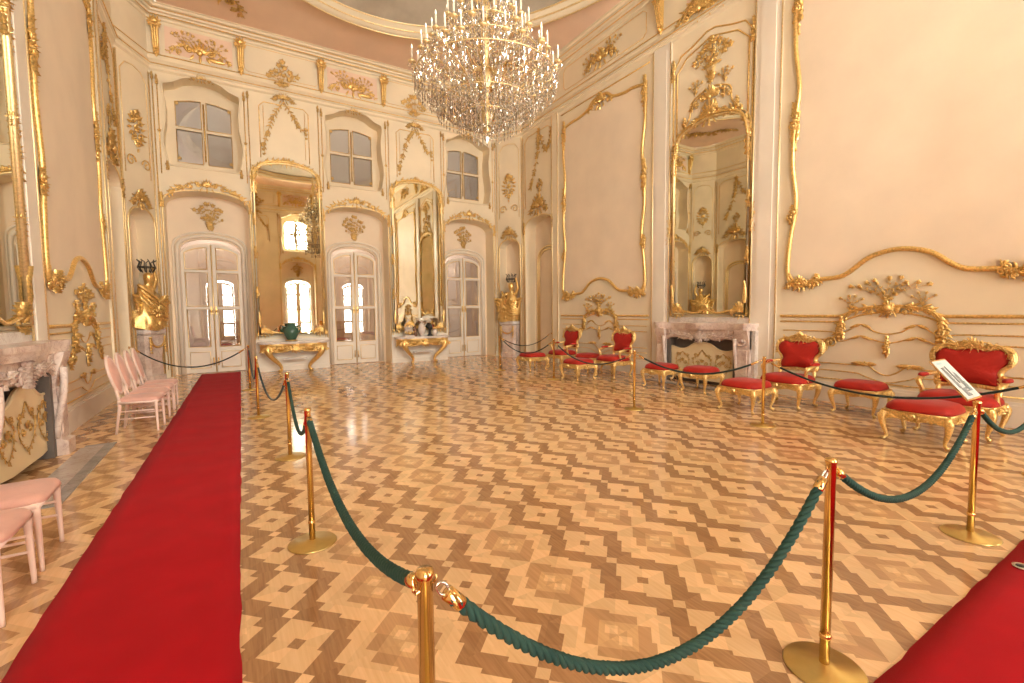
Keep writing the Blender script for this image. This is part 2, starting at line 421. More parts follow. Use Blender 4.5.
# pink spandrel with oval opening, gilt rim, painted dome
EA, EB = 4.97, 6.5
def ray_poly(w, d):
    P = inset(d); c = V((CX, CY)); dr = V((cos(w), sin(w))); best = None
    for i in range(len(P)):
        p, q = P[i-1], P[i]; e = q - p; den = dr.x * e.y - dr.y * e.x
        if abs(den) < 1e-9: continue
        w_ = p - c; t = (w_.x * e.y - w_.y * e.x) / den; u = (w_.x * dr.y - w_.y * dr.x) / den
        if t > 0 and -1e-6 <= u <= 1 + 1e-6 and (best is None or t < best): best = t
    return c + dr * best
N = 96; vs = []
for i in range(N):
    w = 2 * PI * i / N; o = ray_poly(w, .34); 
    k = 1 / math.sqrt((cos(w) / EA) ** 2 + (sin(w) / EB) ** 2); e = V((CX + k * cos(w), CY + k * sin(w)))
    if (o - V((CX, CY))).length < k: e = V((CX, CY)) + (o - V((CX, CY))) * .995
    for t in (0, .25, .6, 1): q = o.lerp(e, t); vs.append((q.x, q.y, 9.10 + .08 * math.sin(t * PI / 2)))
mb = MB(); mb.add(vs, [(i * 4 + k, i * 4 + k + 1, ((i + 1) % N) * 4 + k + 1, ((i + 1) % N) * 4 + k) for i in range(N) for k in range(3)])
ceiling = struct('ceiling', mb, PINK)
def ell(d, z): return [(CX + (EA + d) * cos(2 * PI * i / N), CY + (EB + d) * sin(2 * PI * i / N), z) for i in range(N)]
mb = MB(); prof = [(.0, 9.18), (-.02, 9.12), (-.08, 9.10), (-.12, 9.14), (-.18, 9.16), (-.2, 9.24), (-.28, 9.26), (-.30, 9.34)]
for d, z in prof: mb.v += ell(d, z)
for i in range(len(prof) - 1):
    for k in range(N): mb.f.append((i * N + k, i * N + (k + 1) % N, (i + 1) * N + (k + 1) % N, (i + 1) * N + k)); mb.sm.append(True)
mb.build('oval_cornice', CREAM, ceiling)
for d, z in ((-.06, 9.098), (-.19, 9.20), (-.3, 9.31)):
    mb = MB(); mb.tube(ell(d, z), .022, 6, True); mb.build('gilt_rim', GOLDL, ceiling)
mb = MB(); R = 10
for i in range(R + 1):
    t = i / R; mb.v += [(CX + (EA - .3) * (1 - t) * cos(2 * PI * k / N), CY + (EB - .3) * (1 - t) * sin(2 * PI * k / N), 9.34 + 1.4 * math.sin(t * PI / 2)) for k in range(N)]
for i in range(R):
    for k in range(N): mb.f.append((i * N + k, i * N + (k + 1) % N, (i + 1) * N + (k + 1) % N, (i + 1) * N + k)); mb.sm.append(True)
mb.build('painted_dome', FRESCO, ceiling)
FCEIL = lambda u, v, n=0: V((u, v, 9.15 - n))
def rotf(f, x, y, a): return lambda u, v, n=0: f(x + u * cos(a) - v * sin(a), y + u * sin(a) + v * cos(a), n)
for i, (x, y, a) in enumerate(((.1, 13.15, .75 - PI), (7.15, 12.6, PI - .75 + .2), (-.6, 12.2, .75 - PI), (6.9, 12.95, PI - .7))):
    mb = MB(); crest(mb, rotf(FCEIL, x, y, a), 0, 0, 1.6 if i < 2 else .9, .8 if i < 2 else .5, i + 3); mb.build('gilt_spandrel_ornament', GOLDD, ceiling)

# ------------------------------------------------------------------ walls
def line_obj(parent, f, pts, r=.014, name='gilt_moulding', mat=None, closed=False, sm=0):
    mb = MB(); mould(mb, f, pts, r, 5, closed, None, sm); return mb.build(name, mat or GOLD, parent)
def lines_obj(parent, f, sets, r=.012, name='gilt_moulding', mat=None):
    mb = MB()
    for pts in sets: mould(mb, f, pts, r, 5)
    return mb.build(name, mat or GOLD, parent)
def bracket(parent, f, x):
    mb = MB()
    for i in range(14):
        t = i / 13; z = 8.66 - .58 * t; n = .13 * (1 - t) + .05; mb.box((x, z, n / 2), (.145 - .02 * t, .05, n), f=f)
    for dx in (-.045, 0, .045): mb.tube([f(x + dx, 8.64 - .52 * i / 8, .14 * (1 - i / 8) + .06) for i in range(9)], .016, 6)
    mb.blob(f(x, 8.75, .13), (.10, .10, .08), 10, 6)
    for k in range(7): leaf(mb, f, x, 8.74, PI / 2 + (k - 3) * .62, .15, .08, .04, .14)
    for sg in (-1, 1): scroll(mb, f, x + sg * .085, 8.66, .055, PI / 2, 1.2, sg, .016, .16)
    mb.blob(f(x, 8.05, .06), (.045, .045, .05), 8, 5); leaf(mb, f, x, 8.1, -PI / 2, .14, .09, .04)
    return mb.build('frieze_bracket', GOLD, parent)

# ---- back wall
def end_wall(f, name, front):
    BY = FBAYS if front else BAYS
    zo = .0
    # outline dips around the door openings at floor level
    out = [(-1.48, 0)]
    for c in BY:
        A = arch(c, .93, 4.42, 4.80, 0.0, 16); out += [A[0]] + A[1:][::-1]
    out += [(8.28, 0), (8.28, 9.2), (-1.48, 9.2)]
    w = plate(name, f, out, [window_outline(c) for c in BY], .58, CREAM); w['kind'] = 'structure'
    for bi, c in enumerate(BY):
        A = arch(c, .96, 4.42, 4.83, .02, 16)[1:] ; A = [A[0]] + A[1:] + [(c - .96, .02)]
        mb = MB(); mould(mb, f, A, .022, 6); mb.build('gilt_arch_moulding', GOLDL, w)
        if True:
            mb = MB(); crest(mb, f, c, 4.98, 1.0, .42, bi)
            for sg in (-1, 1):
                vine(mb, f, [(c + sg * .35, 4.86), (c + sg * .65, 4.83), (c + sg * .85, 4.62)], .018, .09, .12, bi * 3 + sg, .2)
                knot(mb, f, c + sg * .97, 4.5, .16, .34, bi)
            mb.build('gilt_arch_crest', GOLD, w)
        # bay edge lines, windows
        lines_obj(w, f, [[(c + sg * 1.02, .2), (c + sg * 1.02, 7.45)] for sg in (-1, 1)] + [[(c + sg * .93, 5.15), (c + sg * .93, 7.4)] for sg in (-1, 1)], .013)
        W = window_outline(c, 1.0); mb = MB(); mould(mb, f, W, .022, 5, True); mb.build('window_moulding', CREAM, w)
        mb = MB(); crest(mb, f, c, 7.68, .46, .30, bi + 20)
        for sg in (-1, 1):
            knot(mb, f, c + sg * .93, 7.42, .1, .2, 3); knot(mb, f, c + sg * 1.02, 7.5, .1, .16, 4); knot(mb, f, c + sg * .80, 5.36, .12, .2, 5); flower(mb, f, c + sg * .93, 6.2, .045)
        mb.build('gilt_window_crest', GOLDD, w)
        # frieze
        for sg in (-1, 1): bracket(w, f, c + sg * .90)
        mb = MB(); crest(mb, f, c, 8.35, 1.3, .62, bi + 9); spray(mb, f, c - .3, 8.5, .6, .5, bi, 6); spray(mb, f, c + .3, 8.45, .6, .45, bi + 5, 6); mb.blob(f(c, 8.28, .04), (.07, .05, .08), 8, 6)
        leaf(mb, f, c + .15, 8.2, -.15, .4, .12, .06); mb.build('gilt_frieze_trophy', GOLD, w)
        mb = MB(); mb.prism([(c - .72, 8.12), (c + .72, 8.12), (c + .72, 8.76), (c - .72, 8.76)], f, -.01, .004); mb.build('pink_frieze_panel', PINK, w)
    for p in PIERS:
        lines_obj(w, f, [[(p - .62, 5.9), (p - .62, 7.28), (p - .5, 7.4), (p + .5, 7.4), (p + .62, 7.28), (p + .62, 5.9)]], .013)
        lines_obj(w, f, [[(p - .52, 6.0), (p - .52, 7.3)], [(p + .52, 6.0), (p + .52, 7.3)]], .008)
        mb = MB(); spray(mb, f, p - .02, 8.0, .75, 1.05, int(p * 10), 9); crest(mb, f, p, 7.62, .55, .4, 5)
        for sg in (-1, 1):
            e = (p + sg * .55, 6.15 if sg < 0 else 6.75)
            vine(mb, f, [(p, 7.5), (p + sg * .28, 7.05), (p + sg * .38, 6.75 if sg < 0 else 6.85), e], .014, .085, .11, int(p) + sg, .5)
            drop(mb, f, e[0], e[1] + .1, e[1] - .15, .12, 3)
        mb.build('gilt_pier_garland', GOLDD, w)
        lines_obj(w, f, [[(p - .85, 8.12), (p + .85, 8.12), (p + .92, 8.2), (p + .92, 8.72), (p + .85, 8.8), (p - .85, 8.8), (p - .92, 8.72), (p - .92, 8.2), (p - .85, 8.12)]], .007)
        mb = MB(); mb.prism([(p - .95, 0), (p + .95, 0), (p + .95, .9), (p - .95, .9)], f, -.02, .05); mb.prism([(p - .8, .16), (p + .8, .16), (p + .8, .74), (p - .8, .74)], f, .05, .065)
        mb.prism([(p - .96, 0), (p + .96, 0), (p + .96, .13), (p - .96, .13)], f, .05, .08); mb.build('pier_dado', WHITE, w)
    return w
wall_back = end_wall(FB, 'wall_back', False)
wall_front = end_wall(FF, 'wall_front', True)

def recess(f, w, c, d, solid=False):
    """back of an arched recess with an arched door opening hw .70"""
    A = arch(c, .70, 3.30, 3.66, 0.0, 14)
    out = [(c - .95, 0), A[0]] + A[1:][::-1] + [(c + .95, 0), (c + .95, 4.9), (c - .95, 4.9)]
    o = plate('door_recess_panel', f, out, [], .12, FIELD, w, back=-d)
    mb = MB(); B = arch(c, .76, 3.34, 3.74, .02, 14); B = B[1:] + [B[0]]
    mould(mb, shift(f, 0, 0, -d), B, .05, 6); B = arch(c, .84, 3.42, 3.84, .02, 14); B = B[1:] + [B[0]]; mould(mb, shift(f, 0, 0, -d), B, .03, 6)
    mb.build('door_architrave', WHITE, w)
    mb = MB(); spray(mb, shift(f, 0, 0, -d), c, 4.24, .62, .80, int(c * 7) + 3, 9); spray(mb, shift(f, 0, 0, -d), c + .05, 4.1, .5, .5, int(c * 7) + 8, 7); mb.build('gilt_flower_spray', GOLDD, w)
for c in BAYS: recess(FB, wall_back, c, .57)
for c in FBAYS: recess(FF, wall_front, c, .50)

def french_door(f, c, d, idx, glassmat, outside=False):
    """pair of glazed leaves closing an arched opening"""
    root = struct('door_%d' % idx); fd = shift(f, 0, 0, -d)
    Z = lambda u: 3.26 + .40 * math.sqrt(max(0, 1 - (u / .72) ** 2)) ** .8
    def topz(u, k): return 3.22 + .36 * (max(0, 1 - (u / .70) ** 2)) ** .45 - k
    for sg in (-1, 1):
        n = 8
        us = [.012 + (.69 - .012) * i / n for i in range(n + 1)]
        outer = [(c + sg * .012, .015)] + [(c + sg * .69, .015)] + [(c + sg * u, topz(u, .03)) for u in us[::-1]]
        gl = [.11 + (.61 - .11) * i / n for i in range(n + 1)]
        g1 = [(c + sg * .11, 2.84), (c + sg * .61, 2.84)] + [(c + sg * u, topz(u, .14)) for u in gl[::-1]]
        def rect(z0, z1): return [(c + sg * .11, z0), (c + sg * .61, z0), (c + sg * .61, z1), (c + sg * .11, z1)]
        holes = [g1, rect(1.84, 2.75), rect(.72, 1.75)] if not outside else [g1, rect(1.95, 2.75), rect(1.1, 1.86), rect(.3, 1.0)]
        lf = plate('door_leaf', fd, outer, holes, .06, WHITE, root)
        mb = MB()
        for h in holes: mould(mb, fd, h + [h[0]], .014, 5)
        if not outside: mould(mb, fd, [(c + sg * .13, .14), (c + sg * .59, .14), (c + sg * .59, .58), (c + sg * .13, .58), (c + sg * .13, .14)], .012, 5)
        mb.build('leaf_moulding', GOLDL, lf)
        mb = MB()
        for h in holes: mb.prism(h, fd, -.035, -.028)
        mb.build('glass_pane', glassmat, lf)
        mb = MB()
        mb.box((c + sg * .055, 1.72, .025), (.04, .22, .02), f=fd); mb.blob(fd(c + sg * .055, 1.70, .06), (.035, .035, .035), 8, 6); mb.tube([fd(c + sg * .055, .2, .02), fd(c + sg * .055, .42, .02)], .016, 6)
        mb.build('door_handle', GOLD, lf)
    mb = MB(); mb.tube([fd(c, .03, .02), fd(c, 3.5, .02)], .018, 6); mb.build('meeting_bead', GOLDL, root)
    return root
for i, c in enumerate(BAYS):
    r_ = french_door(FB, c, .60, i + 1, GLASS)
for i, c in enumerate(FBAYS): french_door(FF, c, .56, i + 4, CLEAR, True)

def casement(f, c, d, idx, gm, curtain):
    root = struct('window_%d' % idx); fd = shift(f, 0, 0, -d)
    out = window_outline(c, 1.1); 
    def tz(u): return 7.26 - .10 * (u / .62) ** 2
    holes = []
    for sg in (-1, 1):
        for z0, z1 in ((5.62, 6.46), (6.54, None)):
            a, b = c + sg * .06, c + sg * .62
            if z1: holes.append([(a, z0), (b, z0), (b, z1), (a, z1)])
            else: holes.append([(a, z0), (b, z0), (b, tz(.62)), (c + sg * .3, tz(.3)), (a, tz(0))])
    fr = plate('window_frame', fd, out, holes, .08, CREAM, root)
    mb = MB()
    for h in holes: mould(mb, fd, h + [h[0]], .012, 5)
    mb.tube([fd(c, 5.7, .02), fd(c, 7.2, .02)], .02, 6)
    for sg in (-1, 1): flower(mb, fd, c + sg * .58, 7.12, .05); flower(mb, fd, c + sg * .58, 5.72, .05)
    mb.build('frame_moulding', GOLDD, fr)
    for h in holes:
        mb = MB(); mb.prism(h, fd, -.05, -.043); mb.build('glass_pane', gm, fr)
    return root
for i, c in enumerate(BAYS): casement(FB, c, .50, i + 1, WGLASS, True)
for i, c in enumerate(FBAYS): casement(FF, c, .50, i + 4, CLEAR, False)

# service rooms behind the back wall: what the door and window panes look into
def shell(name, x0, x1, y0, y1, z0, z1, mat):
    mb = MB(); t = .1
    mb.bx(x0, x1, y1, y1 + t, z0, z1); mb.bx(x0 - t, x0, y0, y1 + t, z0, z1); mb.bx(x1, x1 + t, y0, y1 + t, z0, z1); mb.bx(x0 - t, x1 + t, y0, y1 + t, z1, z1 + t); mb.bx(x0 - t, x1 + t, y0, y1 + t, z0 - t, z0)
    o = struct(name, mb, mat); return o
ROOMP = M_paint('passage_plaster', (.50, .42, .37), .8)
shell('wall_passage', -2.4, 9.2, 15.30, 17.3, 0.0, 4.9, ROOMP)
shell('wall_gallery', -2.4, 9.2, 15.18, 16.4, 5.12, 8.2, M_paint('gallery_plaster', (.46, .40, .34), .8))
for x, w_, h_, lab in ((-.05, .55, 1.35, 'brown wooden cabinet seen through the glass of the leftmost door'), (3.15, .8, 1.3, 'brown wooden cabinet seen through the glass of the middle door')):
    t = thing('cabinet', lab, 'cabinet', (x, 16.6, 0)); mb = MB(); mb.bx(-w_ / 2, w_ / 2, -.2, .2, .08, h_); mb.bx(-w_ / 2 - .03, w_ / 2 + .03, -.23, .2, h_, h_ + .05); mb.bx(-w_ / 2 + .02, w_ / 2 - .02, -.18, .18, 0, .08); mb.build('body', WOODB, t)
    for sg in (-1, 1): mb = MB(); mb.bx(sg * w_ / 4 - w_ / 4 + .02, sg * w_ / 4 + w_ / 4 - .02, -.22, -.2, .12, h_ - .05); mb.build('door', WOODB, t)

# ---- side walls
def side_wall(f, name, right):
    A = arch(12.64, .80, 4.35, 4.75, 0, 16)
    out = [(-1.0, 0), A[0]] + A[1:][::-1] + [(13.6, 0), (13.6, 9.2), (-1.0, 9.2)]
    w = plate(name, f, out, [], .5, CREAM); w['kind'] = 'structure'
    # recess with jib door
    mb = MB(); mb.prism([(11.7, 0), (13.6, 0), (13.6, 4.9), (11.7, 4.9)], f, -.5, -.42); mb.build('recess_panel', FIELD, w)
    fd = shift(f, 0, 0, -.42); mb = MB()
    for hw, za in ((.55, 3.7), (.64, 3.8)):
        B = arch(12.64, hw, 3.3, za, .02, 14); mould(mb, fd, B[1:] + [B[0]], .035, 6)
    mb.build('recess_door_architrave', GOLDL, w)
    mb = MB(); B = arch(12.64, .83, 4.35, 4.78, .02, 16); mould(mb, f, B[1:] + [B[0]], .02, 6); mb.build('gilt_arch_moulding', GOLDL, w)
    mb = MB(); crest(mb, f, 12.64, 5.15, .95, .8, 77); 
    for sg in (-1, 1): knot(mb, f, 12.64 + sg * .82, 4.45, .15, .35, 4)
    spray(mb, f, 12.55, 5.55, .3, .7, 8, 5)
    mb.build('gilt_arch_crest', GOLDD, w)
    mb = MB(); vine(mb, f, [(12.55, 7.45), (12.65, 6.9), (12.75, 6.4), (13.1, 5.7)], .018, .1, .14, 5, .5); vine(mb, f, [(12.55, 7.4), (12.2, 6.75), (11.95, 6.95), (11.88, 7.3)], .015, .1, .13, 6, .5)
    drop(mb, f, 12.6, 7.45, 6.75, .2, 3); mb.build('gilt_garland', GOLDD, w)
    lines_obj(w, f, [[(11.9, 5.1), (11.9, 7.3), (12.1, 7.45), (13.2, 7.45), (13.42, 7.3), (13.42, 5.1)], [(13.55, .1), (13.55, 7.5)]], .012)
    # pilaster strips
    for a, b in ((11.55, 11.82), (7.30, 7.78), (4.82, 5.30), (.80, 1.05)):
        mb = MB(); mb.prism([(a, 0), (b, 0), (b, 7.64), (a, 7.64)], f, -.02, .05); mb.prism([(a - .03, 0), (b + .03, 0), (b + .03, .3), (a - .03, .3)], f, -.02, .08)
        if b - a > .4: mb.prism([(a + .1, .4), (b - .1, .4), (b - .1, 7.5), (a + .1, 7.5)], f, .05, .062)
        mb.build('pilaster', WHITE if b - a > .4 else CREAM, w)
        mb = MB()
        for x in (a - .005, b + .005): mould(mb, f, [(x, .02), (x, 7.62)], .014, 6, h=.05)
        mb.build('gilt_edge', GOLDL, w)
    # ornate framed fields
    for ci, c in enumerate((9.67, 2.98)):
        R = [(1.62, 7.0), (1.60, 6.2), (1.52, 5.5), (1.58, 4.9), (1.60, 4.2), (1.52, 3.5), (1.60, 2.9), (1.64, 2.35), (1.58, 2.08), (1.42, 2.0), (1.15, 2.10), (.8, 2.13), (.62, 2.22), (.36, 2.42), (0, 2.50)]
        T = [(1.60, 7.05), (1.2, 7.12), (.9, 7.12), (.5, 7.20), (.28, 7.36), (0, 7.40)]
        P = [(c + x, z) for x, z in R] + [(c - x, z) for x, z in R[-2::-1]]; P2 = smooth(P, 4)
        Q = smooth([(c - x, z) for x, z in T] + [(c + x, z) for x, z in T[-2::-1]], 4)
        full = P2 + Q
        mb = MB(); mb.prism([(x, z) for x, z in P2] + Q, f, -.004, .006); mb.build('painted_field', FIELD, w)
        mb = MB(); mould(mb, f, P2, .038, 8, h=.02); mould(mb, f, Q, .038, 8, h=.02); 
        mb.build('gilt_panel_frame', GOLD, w)
        mb = MB()
        for sg in (-1, 1):
            for z, hh in ((6.95, .55), (4.95, .6), (3.3, .3)): knot(mb, f, c + sg * 1.58, z, .26, hh, int(z))
            for z in (6.95, 4.95): drop(mb, f, c + sg * 1.58, z + .1, z - .5, .18, 4)
            crest(mb, shift(f, 0, 0, .02), c + sg * 1.42, 2.08, .5, .34, 7); knot(mb, f, c + sg * 1.15, 2.1, .18, .2, 2)
            vine(mb, f, [(c + sg * 1.62, 2.25), (c + sg * 1.45, 2.05), (c + sg * 1.1, 2.12)], .03, .08, .13, 3, .2)
        crest(mb, f, c, 7.3, .9, .5, ci + 40); mb.build('gilt_frame_ornament', GOLD, w)
        line_obj(w, f, [(c - 1.72, 7.5), (c + 1.72, 7.5)], .02); 
        # dado with arched rail and cartouche
        d = c + (.10 if c < 5 else 0)
        def rail(z, r):
            L = [(c - 1.75, z), (d - .80, z), (d - .64, z + .01), (d - .5, z + .07), (d - .3, z + .13), (d, z + .16), (d + .3, z + .13), (d + .5, z + .07), (d + .64, z + .01), (d + .80, z), (c + 1.75, z)]
            mb = MB(); mould(mb, f, L, r, 6, sm=3); mb.build('gilt_dado_rail', GOLD, w)
        rail(1.47, .025); rail(1.375, .014)
        for z, a_ in ((1.21, .13), (1.07, .08)):
            mb = MB(); mould(mb, f, [(c - 1.7, z), (d - .9, z), (d - .62, z - .02), (d - .36, z + a_), (d - .18, z + .02), (d, z - .02), (d + .18, z + .02), (d + .36, z + a_), (d + .62, z - .02), (d + .9, z), (c + 1.7, z)], .011, sm=4)
            for sg in (-1, 1): leaf(mb, f, d + sg * .36, z + a_, -PI / 2 + sg * 1.2, .16, .05); leaf(mb, f, d + sg * .36, z + a_, -PI / 2 - sg * 1.2, .16, .05)
            mb.build('gilt_moulding', GOLD, w)
        mb = MB(); crest(mb, f, d, 1.60, .62, .30, ci + 3); crest(mb, f, d, 1.56, .36, .26, ci + 8, False); mb.blob(f(d, 1.60, .05), (.05, .055, .06), 10, 6)
        spray(mb, f, d + .02, 1.86, 1.0, .44, ci + 2, 9); spray(mb, f, d + .5, 1.70, .36, .26, 4, 4); spray(mb, f, d - .42, 1.72, .36, .22, 5, 4)
        mb.build('gilt_dado_bouquet', GOLD, w)
        for sg in (-1, 1):
            mb = MB(); vine(mb, f, [(d + sg * .2, 1.63), (d + sg * .5, 1.56), (d + sg * .64, 1.40), (d + sg * .70, 1.15), (d + sg * .92, .95)], .018, .08, .12, 9 + sg, .3)
            knot(mb, f, d + sg * .64, 1.27, .2, .34, 3); scroll(mb, f, d + sg * .78, 1.02, .10, 0, 1.3, sg, .016); mb.build('gilt_dado_scroll', GOLD, w)
        mb = MB(); knot(mb, f, d, 1.02, .15, .26, 6); leaf(mb, f, d, .95, -PI / 2, .14, .06); mb.build('gilt_dado_pendant', GOLD, w)
        mb = MB()
        mould(mb, f, [(c - 1.7, .66), (d - .4, .67), (d - .27, .70), (d - .12, .58), (d, .54), (d + .12, .58), (d + .27, .70), (d + .4, .67), (c + 1.7, .66)], .011, sm=4)
        mould(mb, f, [(c - 1.7, .54), (d - .5, .54), (d - .3, .50), (d, .42), (d + .3, .50), (d + .5, .54), (c + 1.7, .54)], .009, sm=4)
        mould(mb, f, [(c - 1.7, .40), (c + 1.7, .40)], .011)
        for sg in (-1, 1): leaf(mb, f, d + sg * .28, .7, 0 if sg > 0 else PI, .2, .07); leaf(mb, f, d + sg * .28, .7, PI if sg > 0 else 0, .16, .07); flower(mb, f, d + sg * .28, .70, .045)
        mb.build('gilt_lower_moulding', GOLD, w)
        mb = MB(); mb.prism([(c - 1.78, 0), (c + 1.78, 0), (c + 1.78, .3), (c - 1.78, .3)], f, -.02, .035); mb.prism([(c - 1.78, .3), (c + 1.78, .3), (c + 1.78, .34), (c - 1.78, .34)], f, -.02, .02); mb.build('skirting', WHITE, w)
        # frieze
        mb = MB(); crest(mb, f, c, 8.42, 1.3, .6, ci + 12); spray(mb, f, c - .4, 8.5, .8, .45, 3, 5); spray(mb, f, c + .4, 8.45, .6, .4, 4, 5); mb.blob(f(c, 8.38, .05), (.06, .09, .09), 8, 6); mb.build('gilt_frieze_trophy', GOLD, w)
        lines_obj(w, f, [[(c - 1.5, 8.15), (c + 1.5, 8.15), (c + 1.6, 8.25), (c + 1.6, 8.7), (c + 1.5, 8.78), (c - 1.5, 8.78), (c - 1.6, 8.7), (c - 1.6, 8.25), (c - 1.5, 8.15)]], .009)
        for sg in (-1, 1): flower(mb, f, c, 8, .01)
    for x in (4.95, 7.62): bracket(w, f, x)
    # over-mantel panel and cresting
    c = 6.30
    mb = MB(); mb.prism([(c - .62, 8.1), (c + .62, 8.1), (c + .62, 8.78), (c - .62, 8.78)], f, -.004, .006); mb.build('pink_frieze_panel', PINK, w)
    mb = MB(); crest(mb, f, c, 8.15, 1.7, .9, 31); crest(mb, f, c - .3, 8.05, .9, .7, 32); crest(mb, f, c + .3, 8.05, .9, .7, 33); mb.build('gilt_frieze_cartouche', GOLD, w)
    lines_obj(w, f, [[(c - .93, 1.5), (c - .93, 6.95), (c - .75, 7.2), (c - .45, 7.28), (c - .1, 7.42), (c + .1, 7.42), (c + .45, 7.28), (c + .75, 7.2), (c + .93, 6.95), (c + .93, 1.5)],
                     [(c - .84, 5.3), (c - .84, 6.85), (c - .6, 7.1), (c, 7.28), (c + .6, 7.1), (c + .84, 6.85), (c + .84, 5.3)]], .017)
    mb = MB()
    for sg in (-1, 1): knot(mb, f, c + sg * .93, 6.95, .14, .4, 3); knot(mb, f, c + sg * 1.0, 3.4, .16, .5, 5); spray(mb, f, c + sg * 1.0, 3.6, .2, .4, 2, 4)
    mb.build('gilt_overmantel_clasps', GOLD, w)
    mb = MB(); spray(mb, f, c - .02, 6.72, .85, .95, 12, 11); crest(mb, f, c, 6.1, .9, .5, 13); crest(mb, f, c, 5.78, .5, .6, 14)
    for sg in (-1, 1):
        mould(mb, f, [(c + sg * .1, 6.25), (c + sg * .45, 6.1), (c + sg * .5, 5.8), (c + sg * .72, 5.55)], .018, sm=5); knot(mb, f, c + sg * .62, 5.72, .16, .2, 4); spray(mb, f, c + sg * .35, 6.35, .4, .3, 5, 4)
    mb.build('gilt_overmantel_crest', GOLD, w)
    mb = MB(); mb.prism([(c - .98, 1.3), (c + .98, 1.3), (c + .98, 1.44), (c - .98, 1.44)], f, -.01, .03); mb.build('mantel_shelf_back', MARBW, w)
    return w
wall_right = side_wall(FR_, 'wall_right', True)
wall_left = side_wall(FL, 'wall_left', False)

# ---- canted corners (niches at the back)
def corner(a, b, name, niche):
    A, B = V((*a, 0)), V((*b, 0)); u = (B - A).normalized(); L = (B - A).length; n = V((CX, CY, 0)) - A; n = (n - u * n.dot(u)).normalized()
    f = Fr(A, u, n); c = L / 2
    if niche:
        H_ = arch(c, .42, 3.75, 4.15, 0, 14); out = [(0, 0), H_[0]] + H_[1:][::-1] + [(L, 0), (L, 9.2), (0, 9.2)]
        w = plate(name, f, out, [], .42, CREAM)
        mb = MB(); mb.prism([(c - .46, 0), (c + .46, 0), (c + .46, 4.3), (c - .46, 4.3)], f, -.48, -.42); mb.build('niche_back', FIELD, w)
        mb = MB(); H2 = arch(c, .44, 3.75, 4.18, .02, 14); mould(mb, f, H2[1:] + [H2[0]], .025, 6); mould(mb, f, [(.03, .05), (.03, 7.55)], .018); mould(mb, f, [(L - .03, .05), (L - .03, 7.55)], .018)
        mould(mb, f, [(.14, 4.9), (.14, 7.2), (.3, 7.4), (c, 7.45), (L - .3, 7.4), (L - .14, 7.2), (L - .14, 4.9)], .012); mb.build('gilt_moulding', GOLDL, w)
        mb = MB(); crest(mb, f, c, 4.4, .6, .55, 3); mb.build('gilt_niche_crest', GOLDD, w)
        mb = MB(); [leaf(mb, f, c + .14 * cos(PI * k / 8), 6.0 + .24 * sin(PI * k / 8), PI * k / 8 + .35, .17, .07, .04) for k in range(16)]; [scroll(mb, f, c + sg * .12, 6.0 + q * .17, .09, PI / 2 * q, 1.2, sg * q, .018) for sg in (-1, 1) for q in (-1, 1)]; flower(mb, f, c, 6.0, .10, .05); crest(mb, f, c, 6.33, .3, .28, 5); drop(mb, f, c, 5.7, 5.5, .10, 2); scroll(mb, f, c - .25, 5.2, .15, 0, 1.2, 1, .016); scroll(mb, f, c + .25, 5.2, .15, PI, 1.2, -1, .016); mb.build('gilt_medallion', GOLD, w)
    else:
        w = plate(name, f, [(0, 0), (L, 0), (L, 9.2), (0, 9.2)], [], .2, CREAM)
    w['kind'] = 'structure'; return w, f, c
cb1, fcl, ccl = corner((-1.98, 13.6), (-1.48, 14.58), 'wall_back_left_corner', True)
cb2, fcr, ccr = corner((8.77, 13.6), (8.28, 14.58), 'wall_back_right_corner', True)
corner((-1.98, -1.0), (-1.48, -1.98), 'wall_front_left_corner', False); corner((8.77, -1.0), (8.28, -1.98), 'wall_front_right_corner', False)

# ------------------------------------------------------------------ mirrors
def wall_mirror(f, c, hw, z0, zs, za, label, top, n=16, group=None):
    o3 = f(c, z0, 0); t = thing('wall_mirror', label, 'mirror', o3); g = lambda u, v, nn=0: f(u, v, nn) - o3
    A = arch(c, hw, zs, za, z0 + .04, n)
    mb = MB(); mb.prism(A, g, .012, .03); mb.build('mirror_glass', MIRROR, t)
    mb = MB(); B = smooth(A + [A[0]], 3)
    mould(mb, g, A, .030, 8, True, .04); A2 = arch(c, hw + .07, zs + .02, za + .08, z0 - .01, n); mould(mb, g, A2, .014, 6, True, .03)
    mb.build('gilt_frame', GOLDL, t)
    mb = MB(); vine(mb, g, [(c - hw, zs - .1), (c - hw * .8, zs + (za - zs) * .75), (c, za + .06), (c + hw * .8, zs + (za - zs) * .75), (c + hw, zs - .1)], .03, .1, .13, int(c * 3), .4, .06)
    crest(mb, g, c, za + .06, hw * 1.1 * top, .42 * top, int(c) + 2); mb.build('gilt_crest', GOLD, t)
    for sg in (-1, 1):
        mb = MB(); knot(mb, g, c + sg * hw, zs - .12, .24, .6, 3); mb.build('gilt_shoulder_ornament', GOLD, t)
        for z in (z0 + 1.2, z0 + 2.3, z0 + 3.2): mb = MB(); knot(mb, g, c + sg * (hw + .02), z, .15, .3, int(z * 3)); mb.build('gilt_clasp', GOLD, t)
        mb = MB(); crest(mb, g, c + sg * hw * .86, z0 + .14, .42, .40, 6); leaf(mb, g, c + sg * hw, z0 + .2, PI / 2, .5, .08, .04, .05); mb.build('gilt_corner_ornament', GOLD, t)
    mb = MB(); mould(mb, g, [(c - hw * .7, z0 + .12), (c - hw * .3, z0 + .06), (c, z0 + .14), (c + hw * .3, z0 + .06), (c + hw * .7, z0 + .12)], .022, 6, h=.05, sm=4)
    crest(mb, g, c, z0 + .16, .4, .24, 5); mb.build('gilt_base_ornament', GOLD, t); return t
wall_mirror(FR_, 6.30, .88, 1.47, 5.10, 5.62, 'tall gilt framed mirror above the marble fireplace on the right wall', 1.0)
